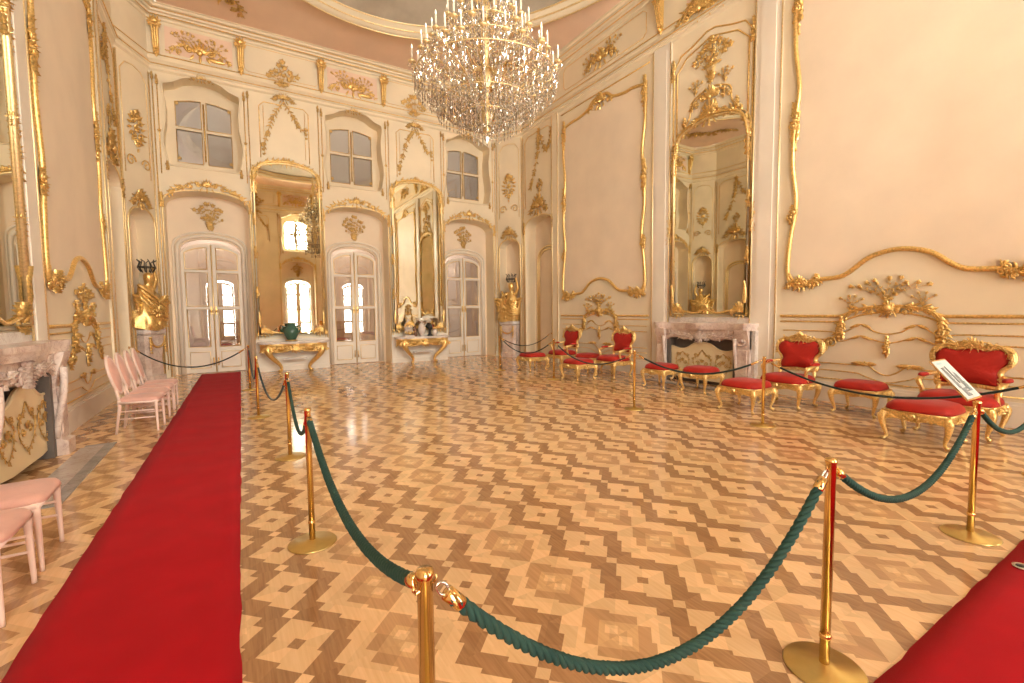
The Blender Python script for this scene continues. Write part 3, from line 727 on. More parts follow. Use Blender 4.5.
wall_mirror(FL, 6.30, .95, 1.47, 5.10, 5.62, 'gilt framed mirror cut by the left edge above the left fireplace', 1.0)
wall_mirror(shift(FB, 0, 0, .06), 1.50, .83, 1.0, 5.35, 5.78, 'gilt framed pier mirror reflecting bright windows, above the console with the green vase', .8)
wall_mirror(shift(FB, 0, 0, .06), 5.30, .83, 1.0, 5.35, 5.78, 'gilt framed pier mirror on the back wall between middle and right doors', .8)
PW, EXPO = 285, 0.68
# ------------------------------------------------------------------ fireplaces
def fireplace(f, c, label):
    o3 = f(c, 0, 0); t = thing('fireplace', label, 'fireplace', o3); g = lambda u, v, n=0: f(c + u * .93, v * 1.02, n * .86) - o3
    # shelf with serpentine front
    fr = [(-1.30, .02)] + [(x, d) for x, d in smooth([(-1.30, .30), (-1.16, .40), (-.95, .34), (-.7, .30), (-.35, .36), (0, .42), (.35, .36), (.7, .30), (.95, .34), (1.16, .40), (1.30, .30)], 3)] + [(1.30, .02)]
    mb = MB()
    for z0, z1, k in ((1.24, 1.30, 1.0), (1.19, 1.24, .96), (1.16, 1.19, .92)):
        P = [(x * (.98 if k < 1 else 1), d * k) for x, d in fr]; n = len(P); vs = [g(x, z0, d) for x, d in P] + [g(x, z1, d) for x, d in P]
        mb.add(vs, [tuple(range(n)), tuple(range(n, 2 * n))] + [(i, (i + 1) % n, n + (i + 1) % n, n + i) for i in range(n)], False)
    mb.build('mantel_shelf', MARB, t)
    # lintel with a scalloped lower edge
    low = smooth([(-1.18, .80), (-1.0, .84), (-.86, .95), (-.6, .98), (-.42, .93), (-.2, .98), (0, .90), (.2, .98), (.42, .93), (.6, .98), (.86, .95), (1.0, .84), (1.18, .80)], 3)
    mb = MB(); mb.prism([(-1.22, 1.17)] + [(-1.22, .8)] + low + [(1.22, .8), (1.22, 1.17)], g, .02, .26)
    for k in (0, .03): mb.tube([g(x, z + .03 + k, .27) for x, z in low], .02, 6)
    mb.build('lintel', MARB, t)
    mb = MB(); gg = lambda u, v, n=0: g(u, v, n + .26)
    crest(mb, gg, 0, 1.04, .5, .32, 4); crest(mb, gg, 0, 1.0, .3, .3, 5, False)
    for sg in (-1, 1):
        scroll(mb, gg, sg * 1.05, .98, .12, 0, 1.4, sg, .03); vine(mb, gg, [(sg * .25, 1.06), (sg * .55, 1.02), (sg * .85, 1.08)], .018, .09, .1, 4); crest(mb, gg, sg * 1.08, 1.05, .22, .26, 7)
    mb.build('carved_shell', MARB, t)
    for sg in (-1, 1):
        mb = MB(); 
        prof = [(0, .36), (.16, .36), (.18, .30), (.8, .27), (.95, .30), (1.1, .36), (1.17, .38)]
        for i in range(len(prof) - 1):
            (z0, d0), (z1, d1) = prof[i], prof[i + 1]; a, b = sg * .93, sg * 1.22
            vs = [g(a, z0, .02), g(b, z0, .02), g(b, z0, d0), g(a, z0, d0), g(a, z1, .02), g(b, z1, .02), g(b, z1, d1), g(a, z1, d1)]
            mb.add(vs, [(0, 1, 2, 3), (7, 6, 5, 4), (0, 4, 5, 1), (1, 5, 6, 2), (2, 6, 7, 3), (3, 7, 4, 0)], False)
        mb.prism([(sg * .97, .24), (sg * 1.18, .24), (sg * 1.18, .78), (sg * .97, .78)], g, .27, .31)
        mb.tube([g(sg * (.94 + .0 * i), .2 + .8 * i / 6, .30 + .06 * sin(i / 6 * PI - 1.2)) for i in range(7)], .035, 8)
        mb.build('jamb', MARB, t)
        mb = MB(); mb.prism([(sg * 1.22, 0), (sg * 1.30, 0), (sg * 1.30, 1.16), (sg * 1.22, 1.16)], g, .02, .2); mb.build('side_panel', MARBW, t)
    mb = MB(); mb.prism([(-.93, 0), (.93, 0), (.93, 1.0), (-.93, 1.0)], g, .012, .03)
    mb.prism([(-.93, 0), (-.84, 0), (-.84, 1.0), (-.93, 1.0)], g, .03, .24); mb.prism([(.84, 0), (.93, 0), (.93, 1.0), (.84, 1.0)], g, .03, .24); mb.build('firebox', DARK, t)
    return t
fireplace(FR_, 6.32, 'rose marble fireplace with carved shelf on the right wall')
fireplace(FL, 6.30, 'rose marble fireplace with carved shelf at the left edge')
def hearth(f, c, label):
    t = thing('hearth_slab', label, 'hearth', f(c, 0, 0)); o3 = f(c, 0, 0); g = lambda u, v, n=0: f(c + u, v, n) - o3
    mb = MB(); mb.prism([(-1.02, .0), (1.02, .0), (1.02, .012), (-1.02, .012)], g, .36, .58); mb.build('slab', MARBF, t)
    mb = MB(); mb.prism([(-1.12, 0), (1.12, 0), (1.12, .014), (-1.12, .014)], g, .58, .68)
    for sg in (-1, 1): mb.prism([(sg * 1.02, 0), (sg * 1.12, 0), (sg * 1.12, .014), (sg * 1.02, .014)], g, .39, .58)
    mb.build('border', MARBG, t)
hearth(FL, 6.36, 'polished marble hearth slab with grey border before the left fireplace')
hearth(FR_, 6.32, 'polished marble hearth slab before the right fireplace')
def firescreen(f, c, label, n0=.30):
    o3 = f(c, 0, n0); t = thing('fire_screen', label, 'fire screen', o3); g = lambda u, v, n=0: f(c + u, v, n + n0) - o3
    top = smooth([(-.80, .80), (-.6, .74), (-.4, .76), (-.2, .87), (0, .90), (.2, .87), (.4, .76), (.6, .74), (.80, .80)], 3)
    mb = MB(); mb.prism([(-.80, .12)] + top + [(.80, .12), (.4, .08), (-.4, .08)], g, 0, .03); mb.build('panel', SCREEN, t)
    mb = MB(); mould(mb, g, [(-.80, .12)] + top + [(.80, .12)], .016, 6, h=.03); mb.build('edge', SCREEN, t)
    h = shift(g, 0, 0, .03)
    for c0, w in ((-.5, .26), (0, .34), (.5, .26)):
        mb = MB()
        for sg in (-1, 1):
            vine(mb, h, [(c0, .68 + .06 * (c0 == 0)), (c0 + sg * w * .35, .60), (c0 + sg * w * .65, .54), (c0 + sg * w * .55, .38), (c0 + sg * w * .2, .28), (c0, .24)], .008, .07, .045, int(c0 * 10) + sg, .15, .008)
            scroll(mb, h, c0 + sg * w * .3, .45, .05, 0, 1.3, sg, .008, .008); scroll(mb, h, c0 + sg * w * .5, .62, .04, PI, 1.2, -sg, .007, .008)
        for k in range(3): leaf(mb, h, c0, .46, PI / 2 + (k - 1) * .6, .09, .04, .012)
        mb.build('gilt_cartouche', GOLDD, t)
    for sg in (-1, 1):
        mb = MB(); x = sg * .74
        mb.tube([g(x, .14, .015), g(x, .06, .06), g(x, .018, .13)], .018, 6); mb.tube([g(x, .14, .015), g(x, .06, -.04), g(x, .018, -.1)], .018, 6)
        scroll(mb, lambda u, v, n=0: g(x, v, u + n), .12, .045, .03, 0, 1.2, 1, .01, 0); mb.build('foot', GOLDL, t)
    return t
firescreen(FL, 6.52, 'cream fire screen with gold scrollwork in the left fireplace', .12)
firescreen(FR_, 6.30, 'cream fire screen with scrollwork standing in the right fireplace', .10)

# ------------------------------------------------------------------ console tables and objects on them
def bezleg(pts, rs, mb, n=8): 
    P = smooth([tuple(p) for p in pts], 4); m = len(P); k = len(rs) - 1
    R = []
    for i in range(m):
        t = i / (m - 1) * k; a = min(int(t), k - 1); R.append(rs[a] + (rs[a + 1] - rs[a]) * (t - a))
    mb.tube(P, R, n)
def console(c, label):
    t = thing('console_table', label, 'console table', (c, YB - .085, 0), 0, 'gilt console tables under the pier mirrors')
    fr = smooth([(-.90, -.02), (-.92, -.30), (-.72, -.42), (-.4, -.38), (0, -.50), (.4, -.38), (.72, -.42), (.92, -.30), (.90, -.02)], 3)
    mb = MB(); f3 = lambda u, v, n: (u, v, n); mb.prism(fr, f3, .80, .84); mb.prism([(x * .97, y * .96) for x, y in fr], f3, .775, .80); mb.build('marble_top', MARBW, t)
    mb = MB(); vs = []; P = [(x * .93, y * .92) for x, y in fr if y < -.05]; n = len(P)
    dz = [.14 + .09 * abs(cos(i / (n - 1) * PI * 3)) for i in range(n)]
    for (x, y), d in zip(P, dz): vs += [(x, y, .775), (x, y, .775 - d), (x * .96, y * .93, .775), (x * .96, y * .93, .775 - d)]
    fs = []
    for i in range(n - 1):
        a = i * 4; b = a + 4; fs += [(a, b, b + 1, a + 1), (a + 2, a + 3, b + 3, b + 2), (a + 1, b + 1, b + 3, a + 3)]
    mb.add(vs, fs)
    mb.tube([(x * 1.01, y * 1.01, .775 - d) for (x, y), d in zip(P, dz)], .016, 6)
    gx = lambda u, v, nn=0: (u, -.44 - nn, v); crest(mb, gx, 0, .66, .62, .30, 4); crest(mb, gx, 0, .62, .46, .30, 5, False)
    for sg in (-1, 1): crest(mb, shift(gx, 0, 0, -.02), sg * .66, .66, .42, .32, 6); vine(mb, shift(gx, 0, 0, -.06), [(sg * .2, .69), (sg * .4, .66), (sg * .56, .7)], .012, .06, .08, 3)
    mb.build('apron', GOLD, t)
    for sg in (-1, 1):
        mb = MB(); bezleg([(sg * .62, -.32, .76), (sg * .70, -.42, .62), (sg * .60, -.40, .42), (sg * .40, -.30, .2), (sg * .36, -.28, .06), (sg * .42, -.36, .02)], [.08, .09, .065, .05, .038, .045], mb)
        scroll(mb, lambda u, v, nn=0: (u, -.44 - nn, v), sg * .62, .62, .07, 0, 1.2, sg, .02, 0); mb.build('leg', GOLD, t)
    mb = MB(); mb.box((0, -.2, .34), (.62, .16, .03)); mb.build('stretcher', MARBW, t)
    return t
console(1.50, 'gilt console table with white marble top holding a green vase')
console(5.30, 'gilt console table with white marble top holding pale porcelain ornaments')
def vase(name, label, loc, prof, mat, extra=None, group=None):
    t = thing(name, label, 'vase', loc, 0, group); mb = MB(); mb.lathe(prof, n=20); mb.build('body', mat, t)
    if extra: extra(t)
    return t
def jar_parts(t):
    mb = MB()
    for sg in (-1, 1): mb = MB(); mb.tube([(sg * .12, 0, .40), (sg * .22, 0, .43), (sg * .24, 0, .33), (sg * .20, 0, .25)], .018, 6); mb.build('handle', GREENP, t)
    mb = MB(); mb.lathe([(.10, 0), (.11, .015), (.16, .02), (.17, .035), (.09, .05)], n=16); mb.build('stand', GOLD, t)
vase('porcelain_vase', 'green porcelain vase on the left console table before the mirror', (1.42, 14.20, .84), [(.01, .03), (.10, .035), (.12, .07), (.18, .18), (.205, .27), (.18, .36), (.11, .42), (.105, .46), (.14, .49), (.14, .50), (.11, .50), (.10, .44)], GREENP, jar_parts)
def clock():
    t = thing('mantel_clock', 'ornate gold and white porcelain clock with scrolls at left of right console', 'clock', (4.83, 14.28, .84))
    mb = MB(); mb.bx(-.16, .16, -.10, .10, 0, .05); mb.pillow((0, 0, .12), (.30, .16, .10)); mb.lathe([(.06, .18), (.13, .22), (.15, .32), (.12, .44), (.05, .50), (.02, .58)], sy=.6, n=14); mb.build('case', PORC, t)
    mb = MB(); g = lambda u, v, n=0: (u, -.10 - n, v); crest(mb, g, 0, .42, .34, .28, 4); mb.build('gilt_crest', GOLD, t); mb = MB(); crest(mb, g, 0, .12, .36, .18, 5, False); mb.build('gilt_foot_scrolls', GOLD, t)
    mb = MB(); mb.lathe([(.07, 0), (.07, .015), (.0, .016)], n=18, f=lambda x, y, z: (x, -.10 - z, y + .32)); mb.build('dial', PORC, t)
clock()
vase('porcelain_jar', 'white porcelain lidded jar in the centre of the right console', (5.26, 14.25, .84), [(.05, 0), (.07, .01), (.06, .05), (.12, .14), (.13, .24), (.10, .32), (.09, .33), (.10, .35), (.07, .40), (.02, .43), (.025, .46), (.0, .47)], PORC)
vase('porcelain_figurine', 'small round white porcelain cup right of the jar on console', (5.70, 14.22, .84), [(.04, 0), (.05, .01), (.05, .03), (.09, .09), (.09, .15), (.05, .20), (.05, .22)], PORC)
vase('bronze_figurine', 'small dark bronze ornament behind the porcelain cup on right console', (5.60, 14.40, .84), [(.08, 0), (.09, .02), (.05, .06), (.04, .18), (.08, .24), (.10, .32), (.05, .38), (.02, .42)], BLACK)
vase('bronze_figurine', 'small brown bronze ornament between clock and white jar on right console', (5.08, 14.40, .84), [(.07, 0), (.08, .02), (.05, .05), (.06, .16), (.08, .2), (.04, .28), (.03, .34)], WOODB)

# ------------------------------------------------------------------ gilded figures on pedestals in the niches
def pedestal(f, c, label):
    o3 = f(c, 0, .02); t = thing('pedestal', label, 'pedestal', o3); g = lambda u, v, n=0: f(c + u, v, n + .02) - o3
    def ring(hw, d, z): return [g(-hw, z, -.25), g(-hw, z, d * .6), g(-hw * .7, z, d), g(hw * .7, z, d), g(hw, z, d * .6), g(hw, z, -.25)]
    def loft(mb, L):
        vs = sum([ring(*q) for q in L], []); m = len(L); mb.add(vs, [tuple(range(6)), tuple((m - 1) * 6 + k for k in range(6))] + [(i * 6 + k, i * 6 + (k + 1) % 6, (i + 1) * 6 + (k + 1) % 6, (i + 1) * 6 + k) for i in range(m - 1) for k in range(6)], False)
    mb = MB(); loft(mb, [(.33, .22, 0), (.33, .22, .14), (.30, .18, .16), (.29, .16, .6), (.32, .2, .95), (.33, .21, 1.12), (.30, .18, 1.14)]); mb.build('shaft', MARB, t)
    mb = MB(); loft(mb, [(.33, .21, 1.14), (.37, .25, 1.18), (.37, .25, 1.26), (.35, .23, 1.27)]); mb.build('top_slab', MARBW, t)
    mb = MB(); h = shift(g, 0, 0, .2); mb.tube([h(.22 * cos(a), 1.0 - .16 * sin(a) , .02) for a in [PI * i / 10 for i in range(11)]], [.015 + .012 * sin(PI * i / 10) for i in range(11)], 6)
    for sg in (-1, 1): drop(mb, h, sg * .25, 1.06, .72, .09, 3)
    mb.build('gilt_swag', GOLD, t); return t
def figure(f, c, label, flip):
    o3 = f(c, 1.27, .0); t = thing('gilded_statue', label, 'statue', o3); g = lambda u, v, n=0: f(c + u * flip * 1.18, 1.27 + v * 1.08, n * 1.1) - o3
    # one continuous seated draped body grown from a skinned skeleton
    J = dict(pelvis=(0, .42, -.02, .19), chest=(.04, .78, .0, .17), neck=(.07, .97, .02, .07), head0=(.08, 1.06, .04, .10), head=(.07, 1.17, .05, .125), top=(.06, 1.27, .04, .085),
             sh_l=(-.14, .90, .02, .075), el_l=(-.28, .70, .10, .055), wr_l=(-.18, .52, .20, .04), ha_l=(-.10, .48, .24, .04),
             sh_r=(.22, .90, .0, .075), el_r=(.30, 1.12, .04, .05), wr_r=(.24, 1.34, .04, .035), ha_r=(.22, 1.42, .04, .04),
             kn_l=(-.20, .40, .20, .11), an_l=(-.14, .10, .16, .06), ft_l=(-.16, .04, .24, .05),
             kn_r=(.18, .38, .22, .11), an_r=(.14, .10, .18, .06), ft_r=(.18, .04, .27, .05))
    E = [('pelvis', 'chest'), ('chest', 'neck'), ('neck', 'head0'), ('head0', 'head'), ('head', 'top'), ('chest', 'sh_l'), ('sh_l', 'el_l'), ('el_l', 'wr_l'), ('wr_l', 'ha_l'), ('chest', 'sh_r'), ('sh_r', 'el_r'), ('el_r', 'wr_r'), ('wr_r', 'ha_r'),
         ('pelvis', 'kn_l'), ('kn_l', 'an_l'), ('an_l', 'ft_l'), ('pelvis', 'kn_r'), ('kn_r', 'an_r'), ('an_r', 'ft_r')]
    ks = list(J); me = bpy.data.meshes.new('figure_body'); me.from_pydata([tuple(g(*J[k][:3])) for k in ks], [(ks.index(a), ks.index(b)) for a, b in E], [])
    o = bpy.data.objects.new('body', me); COL.objects.link(o)
    md = o.modifiers.new('Skin', 'SKIN')
    for i, k in enumerate(ks): me.skin_vertices[0].data[i].radius = (J[k][3], J[k][3]); me.skin_vertices[0].data[i].use_root = (k == 'pelvis')
    o.modifiers.new('Sub', 'SUBSURF').levels = 2; 
    dg = bpy.context.evaluated_depsgraph_get(); m2 = bpy.data.meshes.new_from_object(o.evaluated_get(dg)); bpy.data.objects.remove(o)
    m2.materials.clear(); m2.materials.append(GOLD); m2.polygons.foreach_set('use_smooth', [True] * len(m2.polygons))
    o = bpy.data.objects.new('body', m2); COL.objects.link(o); o.parent = t
    # drapery: overlapping fold sheets round the hips and legs
    mb = MB(); rnd = random.Random(4); m = 26; R = 14; vs = []
    for i in range(R + 1):
        tt = i / R; z = .80 - .78 * tt
        for k in range(m):
            w = 2 * PI * k / m; r = (.17 + .17 * sin(tt * PI * .62)) * (1 + .11 * sin(w * 5 + tt * 5) + .06 * sin(w * 9 - tt * 7)); vs.append(g(.02 - .05 * tt + r * 1.12 * cos(w), z + .05 * sin(w * 2 + 1), .04 + r * .78 * sin(w)))
    mb.add(vs, [(i * m + k, i * m + (k + 1) % m, (i + 1) * m + (k + 1) % m, (i + 1) * m + k) for i in range(R) for k in range(m)])
    for i in range(5):
        a = i * .1; mb.tube([g(x, z, n) for x, z, n in smooth([(-.26 + a * .4, .98 - a, .06), (-.05, .74 - a * 1.1, .22), (.2, .52 - a * .8, .28), (.40, .36 - a * .3, .16)], 4)], [.035 + .012 * sin(j) for j in range(13)], 6)
    gd = shift(g, 0, 0, .30); crest(mb, gd, -.05, .42, .5, .3, 8); crest(mb, shift(g, 0, 0, .26), .18, .66, .34, .26, 9); [leaf(mb, shift(g, 0, 0, .1), sg * .26, .25 + k * .14, PI / 2 - sg * (.5 + .25 * k), .26, .12, .05) for sg in (-1, 1) for k in range(4)]
    mb.build('drapery', GOLD, t)
    mb = MB(); mb.lathe([(.30, 0), (.33, .03), (.30, .07), (.22, .12)], n=18, f=lambda x, y, z: g(x, z, y * .8 + .02))
    gg = shift(g, 0, 0, .26)
    crest(mb, gg, -.02, .10, .55, .2, 4); mb.build('rocaille_base', GOLD, t)
    mb = MB(); cz = 1.27
    for k in range(9): w = 2 * PI * k / 9; mb.tube([g(.06 + .10 * cos(w), cz, .03 + .10 * sin(w)), g(.06 + .16 * cos(w), cz + .10, .03 + .16 * sin(w)), g(.06 + .12 * cos(w), cz + .22, .03 + .12 * sin(w)), g(.06 + .17 * cos(w + .3), cz + .27, .03 + .17 * sin(w + .3))], .012, 5)
    mb.tube([g(.06 + .155 * cos(2 * PI * k / 16), cz + .11, .03 + .155 * sin(2 * PI * k / 16)) for k in range(16)], .014, 5, True)
    mb.build('openwork_crown', BLACK, t)
    return t
ccl -= .04
pedestal(fcl, ccl, 'pink marble pedestal with gilt swag in the left corner niche'); figure(fcl, ccl, 'gilded draped statue with dark openwork crown in the left corner niche', 1)
pedestal(fcr, ccr, 'pink marble pedestal in the right corner niche behind the rope'); figure(fcr, ccr, 'gilded draped statue with raised arm in the right corner niche', -1)

# ------------------------------------------------------------------ red and gold furniture
def cab_leg(mb, x, y, h, s=1.0):
    """cabriole leg: knee out, ankle in, scroll foot"""
    dx, dy = (1 if x > 0 else -1), (1 if y > 0 else -1)
    bezleg([(x, y, h), (x + dx * .020, y + dy * .020, h * .80), (x + dx * .008, y + dy * .008, h * .5), (x - dx * .020, y - dy * .020, h * .2), (x - dx * .012, y - dy * .012, .035), (x + dx * .012, y + dy * .012, .018)],
           [.040 * s, .044 * s, .029 * s, .018 * s, .018 * s, .026 * s], mb, 8)
    mb.blob((x + dx * .035, y + dy * .035, h * .84), (.03 * s, .03 * s, .045 * s), 6, 4)
def apron(mb, hx, hy, z, dep=.085):
    """carved seat rail on all four sides with scalloped lower edge"""
    for f, hw in ((lambda u, v, n=0: (u, -hy - n, v), hx), (lambda u, v, n=0: (-u, hy + n, v), hx), (lambda u, v, n=0: (hx + n, u, v), hy), (lambda u, v, n=0: (-hx - n, -u, v), hy)):
        lo = [(-hw + 2 * hw * i / 16, z - dep - .03 * abs(sin(PI * i / 16 * 2)) ** 2 * 0 - .035 * (cos(2 * PI * i / 16 * 2) * .5 + .5) * .6) for i in range(17)]
        mb.prism([(-hw, z)] + lo + [(hw, z)], f, -.03, .012)
        mb.tube([f(x, y, .018) for x, y in lo], .009, 5); mb.tube([f(-hw, z - .008, .015), f(hw, z - .008, .015)], .01, 5)
        crest(mb, shift(f, 0, 0, .008), 0, z - dep * .65, hw * .9, .10, 3)
        for sg in (-1, 1): leaf(mb, f, sg * hw * .95, z - .05, PI / 2 + sg * (PI / 2 + .3), hw * .4, .05, .015)
def stool(label, loc, rz=0, sx=.62, sy=.56, h=.44, group=None):
    t = thing('gilt_stool', label, 'stool', loc, rz, group); hx, hy = sx / 2 - .03, sy / 2 - .03
    mb = MB(); apron(mb, hx, hy, h - .05); mb.build('seat_rail', GOLDF, t)
    mb = MB(); mb.pillow((0, 0, h - .045), (sx, sy, .105), .55, .3, 32, 10, bot=.1); mb.build('cushion', VELVET, t)
    for a in (-1, 1):
        for b in (-1, 1): mb = MB(); cab_leg(mb, a * (hx - .01), b * (hy - .01), h - .08); mb.build('leg', GOLDF, t)
    return t
def armchair(label, loc, rz=0, w=.72, group=None):
    """faces -Y locally; back along +Y"""
    t = thing('gilt_armchair', label, 'armchair', loc, rz, group); hx, hy = w / 2 - .03, .28; h = .46
    mb = MB(); apron(mb, hx, hy, h - .05); mb.build('seat_rail', GOLDF, t)
    mb = MB(); mb.pillow((0, -.01, h - .05), (w, .62, .12), .5, .3, 32, 10, bot=.1); mb.build('seat_cushion', VELVET, t)
    for a in (-1, 1):
        for b in (-1, 1): mb = MB(); cab_leg(mb, a * (hx - .01), b * (hy - .01), h - .08, 1.1); mb.build('leg', GOLDF, t)
    # back: cartouche shape, raked
    rk = lambda u, v, n=0: (u, hy + .0 + (v - .5) * .16 - n, v)
    half = [(0, .62), (.12, .61), (.24, .60), (.275, .63), (.27, .70), (.245, .76), (.27, .82), (.325, .88), (.335, .96), (.30, 1.03), (.22, 1.06), (.14, 1.03), (.07, 1.05), (0, 1.06)]
    k = w / .72; R = smooth([(x * k, z) for x, z in half], 3); O = R + [(-x, z) for x, z in R[-2:0:-1]]
    cx_, cz_ = 0, .83; n = len(O)
    mb = MB(); vs = []
    for j, (s_, d_) in enumerate(((1, .0), (.98, .03), (.85, .055), (.55, .07), (.0, .075))): vs += [rk(cx_ + (x - cx_) * s_, cz_ + (z - cz_) * s_, d_) for x, z in O]
    for x, z in O: vs.append(rk(x, z, -.03))
    fs = [(j * n + i, j * n + (i + 1) % n, (j + 1) * n + (i + 1) % n, (j + 1) * n + i) for j in range(4) for i in range(n)] + [(i, 5 * n + i, 5 * n + (i + 1) % n, (i + 1) % n) for i in range(n)] + [tuple(5 * n + i for i in range(n))]
    mb.add(vs, fs); mb.build('back_cushion', VELVET, t)
    mb = MB(); O2 = [(x * 1.07, cz_ + (z - cz_) * 1.10) for x, z in O]; mb.tube([rk(x, z, .0) for x, z in O2], .030, 8, True); mb.tube([rk(x * 1.06, cz_ + (z - cz_) * 1.05, -.0) for x, z in O2], .02, 6, True)
    crest(mb, rk, 0, 1.13, .42 * k, .24, 7); vine(mb, rk, [(-.33 * k, 1.0), (-.24 * k, 1.11), (-.1, 1.09), (0, 1.13), (.1, 1.09), (.24 * k, 1.11), (.33 * k, 1.0)], .02, .05, .06, 4, .2)
    for sg in (-1, 1):
        knot(mb, rk, sg * .35 * k, .95, .08, .18, 4); mb.tube([rk(sg * .26 * k, .62), rk(sg * .28 * k, .50), rk(sg * .27 * k, .40)], .03, 6); scroll(mb, rk, sg * .28 * k, .66, .05, 0, 1.2, sg, .014)
    crest(mb, rk, 0, .59, .3, .08, 5); mb.build('back_frame', GOLDF, t)
    for sg in (-1, 1):
        x = sg * (hx - .0)
        mb = MB(); bezleg([(sg * .30 * k, hy + .02, .72), (x + sg * .03, hy - .12, .70), (x + sg * .05, -.02, .665), (x + sg * .03, -.12, .63), (x + sg * .0, -.10, .54), (x, -.06, .42)], [.026, .024, .028, .032, .026, .03], mb)
        scroll(mb, lambda u, v, nn=0: (x + sg * (.02 + nn), u, v), -.12, .63, .04, 0, 1.2, 1, .014, 0)
        a = mb.build('arm', GOLDF, t)
        mb = MB(); mb.pillow((x + sg * .045, hy - .19, .695), (.085, .24, .035), .7, .35, 16, 8); mb.build('arm_pad', VELVET, a)
    return t
RZ = -PI / 2    # facing the room (-X)
GA = 'gilt armchairs along the right wall'
GS = 'red cushioned gilt stools along the right wall'
armchair('large gilt armchair with red cushions behind the tilted information sign', (7.86, 1.98, 0), RZ, .76, GA)
stool('large red gilt footstool directly before the armchair behind the sign', (7.05, 2.08, 0), RZ, .66, .66, .43, GS)
stool('red gilt stool alone against the wall between the two near armchairs', (8.15, 3.17, 0), RZ, .62, .56, .44, GS)
armchair('gilt armchair with red cushions beside the right fireplace, tall back and crest', (7.86, 4.10, 0), RZ, .72, GA)
stool('red gilt footstool before the armchair right of the fireplace', (6.98, 4.28, 0), RZ, .64, .62, .43, GS)
stool('red gilt stool before the right half of the fireplace', (7.82, 5.72, 0), RZ, .60, .56, .44, GS)
stool('red gilt stool before the left half of the fireplace', (7.62, 6.52, 0), RZ, .60, .56, .44, GS)
armchair('gilt armchair with red cushions just left of the right fireplace', (7.86, 8.20, 0), RZ, .72, GA)
stool('red gilt footstool nearest the room, before the armchair left of the fireplace', (6.93, 8.38, 0), RZ, .64, .60, .43, GS)
stool('red gilt stool against the wall between the two far armchairs', (7.95, 9.22, 0), RZ, .60, .56, .44, GS)
armchair('farthest gilt armchair with red cushions near the right arched recess', (7.86, 10.20, 0), RZ, .72, GA)
stool('farthest red gilt footstool, left of all the red furniture', (7.0, 10.42, 0), RZ, .66, .62, .43, GS)

# ------------------------------------------------------------------ rose chairs
def chair(label):
    """faces +X locally"""
    t = thing('side_chair', label, 'chair', (0, 0, 0), 0, 'rose upholstered side chairs'); h = .455
    mb = MB(); rail = lambda x0, y0, x1, y1: mb.tube([(x0, y0, h - .035), (x1, y1, h - .035)], .020, 6)
    P = [(.21, -.235), (.21, .235), (-.20, .20), (-.20, -.20)]
    for i in range(4): rail(*P[i], *P[(i + 1) % 4])
    mb.build('seat_frame', PALE, t)
    mb = MB(); mb.pillow((.01, 0, h - .02), (.47, .50, .055), .35, .25, 32, 8, bot=.25, outline=lambda x, y: (x, y * (1 - .07 * (1 - x)))); mb.build('seat', ROSE, t)
    for x, y in P[:2]:
        mb = MB(); mb.tube([(x - .01, y * .96, h - .03), (x - .01, y * .96, h - .09), (x - .008, y * .95, h - .10), (x, y * .97, .04), (x, y * .97, 0)], [.024, .024, .021, .013, .013], 8); mb.build('leg', PALE, t)
    for x, y in P[2:]:
        mb = MB(); mb.tube([(x, y * .95, h), (x, y * .95, h - .1), (x - .05, y * 1.0, 0)], [.021, .02, .013], 8); mb.build('leg', PALE, t)
    for y in (-.215, .215):
        mb = MB(); mb.tube([(.20, y, .20), (-.22, y * .93, .20)], .009, 6); mb.build('stretcher', PALE, t)
        mb = MB(); mb.tube([(.2, y * .97, .30), (-.21, y * .9, .30)], .009, 6); mb.build('stretcher', PALE, t)
    bk = lambda u, v, n=0: (-.20 - (v - h) * .24 + n, u, v)
    O = [(.195 * cos(w), .79 + .26 * sin(w)) for w in [2 * PI * i / 28 for i in range(28)]]
    mb = MB(); mb.tube([bk(u, v) for u, v in O], .019, 8, True)
    for sg in (-1, 1): mb.tube([bk(sg * .185, h - .03), bk(sg * .175, .54), bk(sg * .165, .60)], .018, 6)
    mb.build('back_frame', PALE, t)
    mb = MB(); vs = []; n = 28
    for s_, d_ in ((.96, 0), (.8, .022), (.45, .03), (0, .032)): vs += [bk(u * s_, .79 + (v - .79) * s_, d_) for u, v in O]
    for s_ in (.96, 0): vs += [bk(u * s_, .79 + (v - .79) * s_, -.018) for u, v in O]
    mb.add(vs, [(j * n + i, j * n + (i + 1) % n, (j + 1) * n + (i + 1) % n, (j + 1) * n + i) for j in (0, 1, 2, 4) for i in range(n)] + [(i, (i + 1) % n, 4 * n + (i + 1) % n, 4 * n + i) for i in range(n)])
    mb.build('back_pad', ROSE, t); return t
c0 = chair('rose side chair in the foreground at the left edge, seat cut by frame'); c0.location = (-1.29, 3.56, 0)
copy_tree(c0, (-1.30, 4.16, 0), .03, 'second foreground rose side chair, beside the left hearth')
for i, lab in enumerate(('nearest rose chair of the row by the left wall', 'second nearest rose chair of the row by the left wall', 'third nearest rose chair of the row by the left wall', 'farthest rose chair of the row by the left wall')):
    copy_tree(c0, (-1.13 + .012 * i, 8.20 + .55 * i, 0), -.06 + .02 * i, lab)

